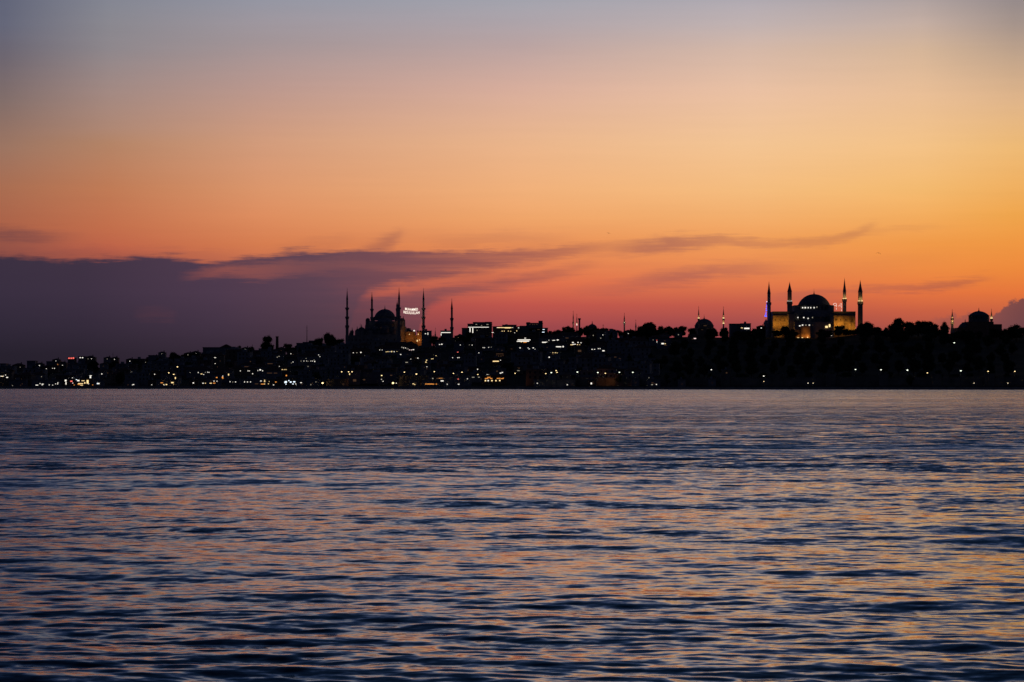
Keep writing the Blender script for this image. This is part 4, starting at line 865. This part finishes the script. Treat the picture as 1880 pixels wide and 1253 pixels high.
for i, (px, top, w_) in enumerate(SK):
    d = 2440-random.uniform(0, 30) if not 1575 < px < 1900 else 2330+random.uniform(-40, 40)
    if px > 1725 and px < 1845: d = 2360
    if blocked(px-w_/2, px+w_/2, top, top+20, d) and px not in (490,): 
        top += 5
    lab = f'dark round skyline tree near {near(px)}'
    if px == 490: lab = 'lone round tree standing clear on the skyline beside the chimney'
    o = tree(px, d, top=top, wpx=w_*1.05, label=lab, group='trees breaking the skyline'); UNIQ.append((px, o))
    if px == 490: o['group'] = 'trees breaking the skyline'
for px, top, w_ in ((1441,598,26),(1455,604,22),(1425,606,20),(1540,598,26),(1553,604,24),(1566,607,24),(1508,604,18),(1520,607,20),(1574,604,22)):
    o = tree(px, 2450, top=top, wpx=w_, label='dark tree before the walls of the floodlit dome', group='trees in front of the great dome'); UNIQ.append((px, o))
o = tree(1734, 2330, top=590, wpx=22, kind='spreading', label='thin see-through tree left of the banded yellow minaret'); 
# slope trees: right-hand park
random.seed(33)
for i in range(62):
    px = 4+i*19+random.uniform(-6, 6); d = random.uniform(2425, 2448); top = interp(px, SKYL)+random.uniform(-2.5, 4); w_ = random.uniform(12, 24)
    if 630 < px < 800 or blocked(px-w_/2, px+w_/2, top, top+16, d): continue
    tree(px, d, top=top, wpx=w_, label='small dark tree crown on the town skyline', group='small crowns on the town skyline', kind=random.choice(['broadleaf','broadleaf','spreading']))
random.seed(21)
n = 0
for row in range(6):
    for i in range(24):
        px = 1165+i*29.5+random.uniform(-9, 9)+(row % 2)*14; ys = yshore(px); d = ys+45+(2400-ys-45)*((row+random.uniform(-.2,.2))/5.6)
        h = random.uniform(8, 12.5) if row > 0 else random.uniform(7, 9)
        gy = gpy(px, d); tp = gy-h*F/d; hw = h*.42*F/d
        if 1395 < px < 1585 and tp < 606: continue
        if tp < 598: continue
        if blocked(px-hw, px+hw, tp, gy-3, d): continue
        lab = 'dark tree in the wooded park slope above the sea wall'
        tree(px, d, h=h, label=lab, group='trees of the dark park slope', kind='broadleaf' if random.random() < .85 else 'spreading'); n += 1
# slope trees: among the houses
for i in range(105):
    px = random.uniform(5, 1180); ys = yshore(px); d = random.uniform(ys+25, 2430); kind = 'cypress' if random.random() < .12 else 'broadleaf'
    h = random.uniform(6, 10) if kind == 'broadleaf' else random.uniform(8, 12); gy = gpy(px, d); tp = gy-h*F/d; hw = h*.42*F/d
    if blocked(px-hw, px+hw, tp, gy-2, d): continue
    if tp < interp(px, GT)-16: continue
    tree(px, d, h=h, kind=kind, label='narrow dark cypress between the hillside houses' if kind == 'cypress' else 'dark tree tucked between the houses of the hillside', group='trees between the hillside houses')
    n += 1
print('trees', NT[0])

# ------------------------------------------------------------------ unlit houses
def make_house(seed):
    rng = random.Random(seed); root = thing('hillside_house', (0,0,0), '', 'house')
    w_, dp, h = rng.uniform(5, 8), rng.uniform(8, 11), rng.uniform(7.5, 12.5); flat = rng.random() < .35
    MB().box(-w_, w_, 0, dp, -4, h).build('wall', MT[WALLS[seed % 5]], root)
    if flat:
        ro = MB().box(-w_-.3, w_+.3, -.3, dp+.3, h+.003, h+.5).build('roof', MT['grey'], root); MB().box(-1.5, 1.5, dp*.4, dp*.7, h+.503, h+2.4).build('stair_hut', MT['pale'], ro)
    else:
        e_ = .6; r_ = max(.4, w_-dp/2); t = h+rng.uniform(2, 3)
        ro = MB().add([(-w_-e_,-e_,h+.02),(w_+e_,-e_,h+.02),(w_+e_,dp+e_,h+.02),(-w_-e_,dp+e_,h+.02),(-r_,dp/2,t),(r_,dp/2,t)], [(0,1,5,4),(1,2,5),(2,3,4,5),(3,0,4),(3,2,1,0)]).build('roof', MT['tile'], root)
        MB().box(w_*.4, w_*.4+.9, dp*.35, dp*.35+.8, h+.3, t+.8).build('chimney', MT['brick'], ro)
    for fz in (h-2.6, h-5.8):
        for x in (-w_*.55, 0, w_*.55): MB().box(x-.55, x+.55, -.08, -.003, fz, fz+1.6).build('window', MT['glass'], root)
    return root, w_, h+(0 if flat else 2.2)
HP = [make_house(i) for i in range(8)]; hu = set(); nh = 0
random.seed(5)
for row in range(11):
    for i in range(40):
        if nh >= 285: break
        px = -10+i*31+random.uniform(-8, 8)+(row % 2)*15
        if px > 1195: continue
        ys = yshore(px); d = ys+30+(2415-ys-30)*(row+random.uniform(-.15,.15))/10.3
        root, w_, h = HP[random.randrange(8)]; sc_ = random.uniform(.75, 1.1)
        gy = gpy(px, d); tp = gy-h*sc_*F/d; hw = w_*sc_*F/d
        lim = {0:678, 330:650, 600:628, 1200:602}
        if tp < interp(px, [(0,672),(200,664),(340,648),(440,640),(600,632),(650,628),(860,616),(1000,607),(1200,606)]): continue
        if px < 860 and px > 620 and row > 9: continue
        if blocked(px-hw, px+hw, tp, gy-1, d): continue
        if root.name not in hu: o = root; hu.add(root.name)
        else: o = copy_tree(root)
        o.location = (wx(px, d), d, ground(px, d)-.3); o.scale = (sc_,)*3; o.rotation_euler.z = random.uniform(-.25, .25)
        o['label'] = 'unlit house packed among others on the dark hillside'; o['category'] = 'house'; o['group'] = 'unlit houses packed on the hillside'; nh += 1
print('houses', nh)
# prototypes never placed are removed
for lst, us in (([r_[0] for r_ in HP], hu), ([t for v in PROTO.values() for t in v], used)):
    for t in lst:
        if t.name not in us:
            for ch in [c for c in COL.objects if c.parent == t]:
                for g2 in [c for c in COL.objects if c.parent == ch]: bpy.data.objects.remove(g2)
                bpy.data.objects.remove(ch)
            bpy.data.objects.remove(t)

# ------------------------------------------------------------------ birds
def gull(loc, span, bend, rz, label, group, bank=0):
    mb = MB(); L_ = span*.42
    # body: one lofted surface that runs into the wings
    prof = [(-.5,.01,.0),(-.44,.045,.01),(-.34,.065,.015),(-.1,.1,0),(.12,.09,0),(.34,.035,.01),(.5,.05,.01)]
    n_ = 8; vs = []
    for t_, r_, z_ in prof:
        for i in range(n_):
            a = 2*math.pi*i/n_; vs.append((r_*L_*math.cos(a), t_*L_, z_*L_+r_*L_*.8*math.sin(a)))
    fs = [(j*n_+i, j*n_+(i+1) % n_, (j+1)*n_+(i+1) % n_, (j+1)*n_+i) for j in range(len(prof)-1) for i in range(n_)]
    fs += [tuple(range(n_-1,-1,-1)), tuple((len(prof)-1)*n_+i for i in range(n_))]; mb.add(vs, fs)
    for sg in (-1, 1):
        S = [(0,.0,.3,.03),(.25,bend[0],.28,.022),(.5,bend[1],.24,.014),(.75,bend[2],.16,.01),(1,bend[3],.03,.004)]
        wv = []
        for t_, z_, ch, th_ in S:
            x = sg*t_*span/2; sweep = (t_-.35)*.12*span if t_ > .35 else 0
            ch *= 1.5
            for yy, zz in ((-ch*L_*.5+sweep-.05*L_, 0), (0+sweep, th_*L_*3), (ch*L_*.5+sweep, 0), (0+sweep, -th_*L_)): wv.append((x, yy, z_*span+zz))
        wf = [(j*4+i, j*4+(i+1) % 4, (j+1)*4+(i+1) % 4, (j+1)*4+i) for j in range(4) for i in range(4)]+[(16,17,18,19)]
        mb.add(wv, wf)
    o = mb.build('gull', MT['bird']); o.location = loc; o.rotation_euler = (0, bank, rz); tag(o, label, 'bird', group); return o
gull((wx(1613,700), 700, wz(465,700)), 1.35, (.06,.02,-.06,-.2), .2, 'gull gliding with drooped arched wings above the great dome', None, .12)
gull((wx(1117,760), 760, wz(428.4,760)), 1.4, (.02,.01,-.01,-.03), .5, 'far gull seen edge-on as a thin dash in the orange sky', None, .12)
random.seed(3)
for i in range(20):
    px = random.gauss(1628, 20); py = 724+random.uniform(-3.2, 3.2); d = 1000+random.uniform(-60, 120)
    gull((wx(px, d), d, wz(py, d)), random.uniform(.7, 1.1), (.1*random.uniform(-1,1.5), .08, .02, -.05), random.uniform(-1,1), 'one of the tiny dark birds skimming the far water', 'birds skimming the far water', random.uniform(-.4,.4))

# ------------------------------------------------------------------ unique labels
ORD = ['first','second','third','fourth','fifth','sixth','seventh','eighth','ninth','tenth','eleventh','twelfth','thirteenth','fourteenth']
by = {}
for px, o in UNIQ: by.setdefault(o['label'], []).append((px, o))
for lab, lst in by.items():
    if len(lst) > 1:
        lst.sort(key=lambda t: t[0])
        for i, (px, o) in enumerate(lst): o['label'] = f'{lab}, {ORD[min(i, 13)]} from left'
bpy.data.meshes.remove(BM)
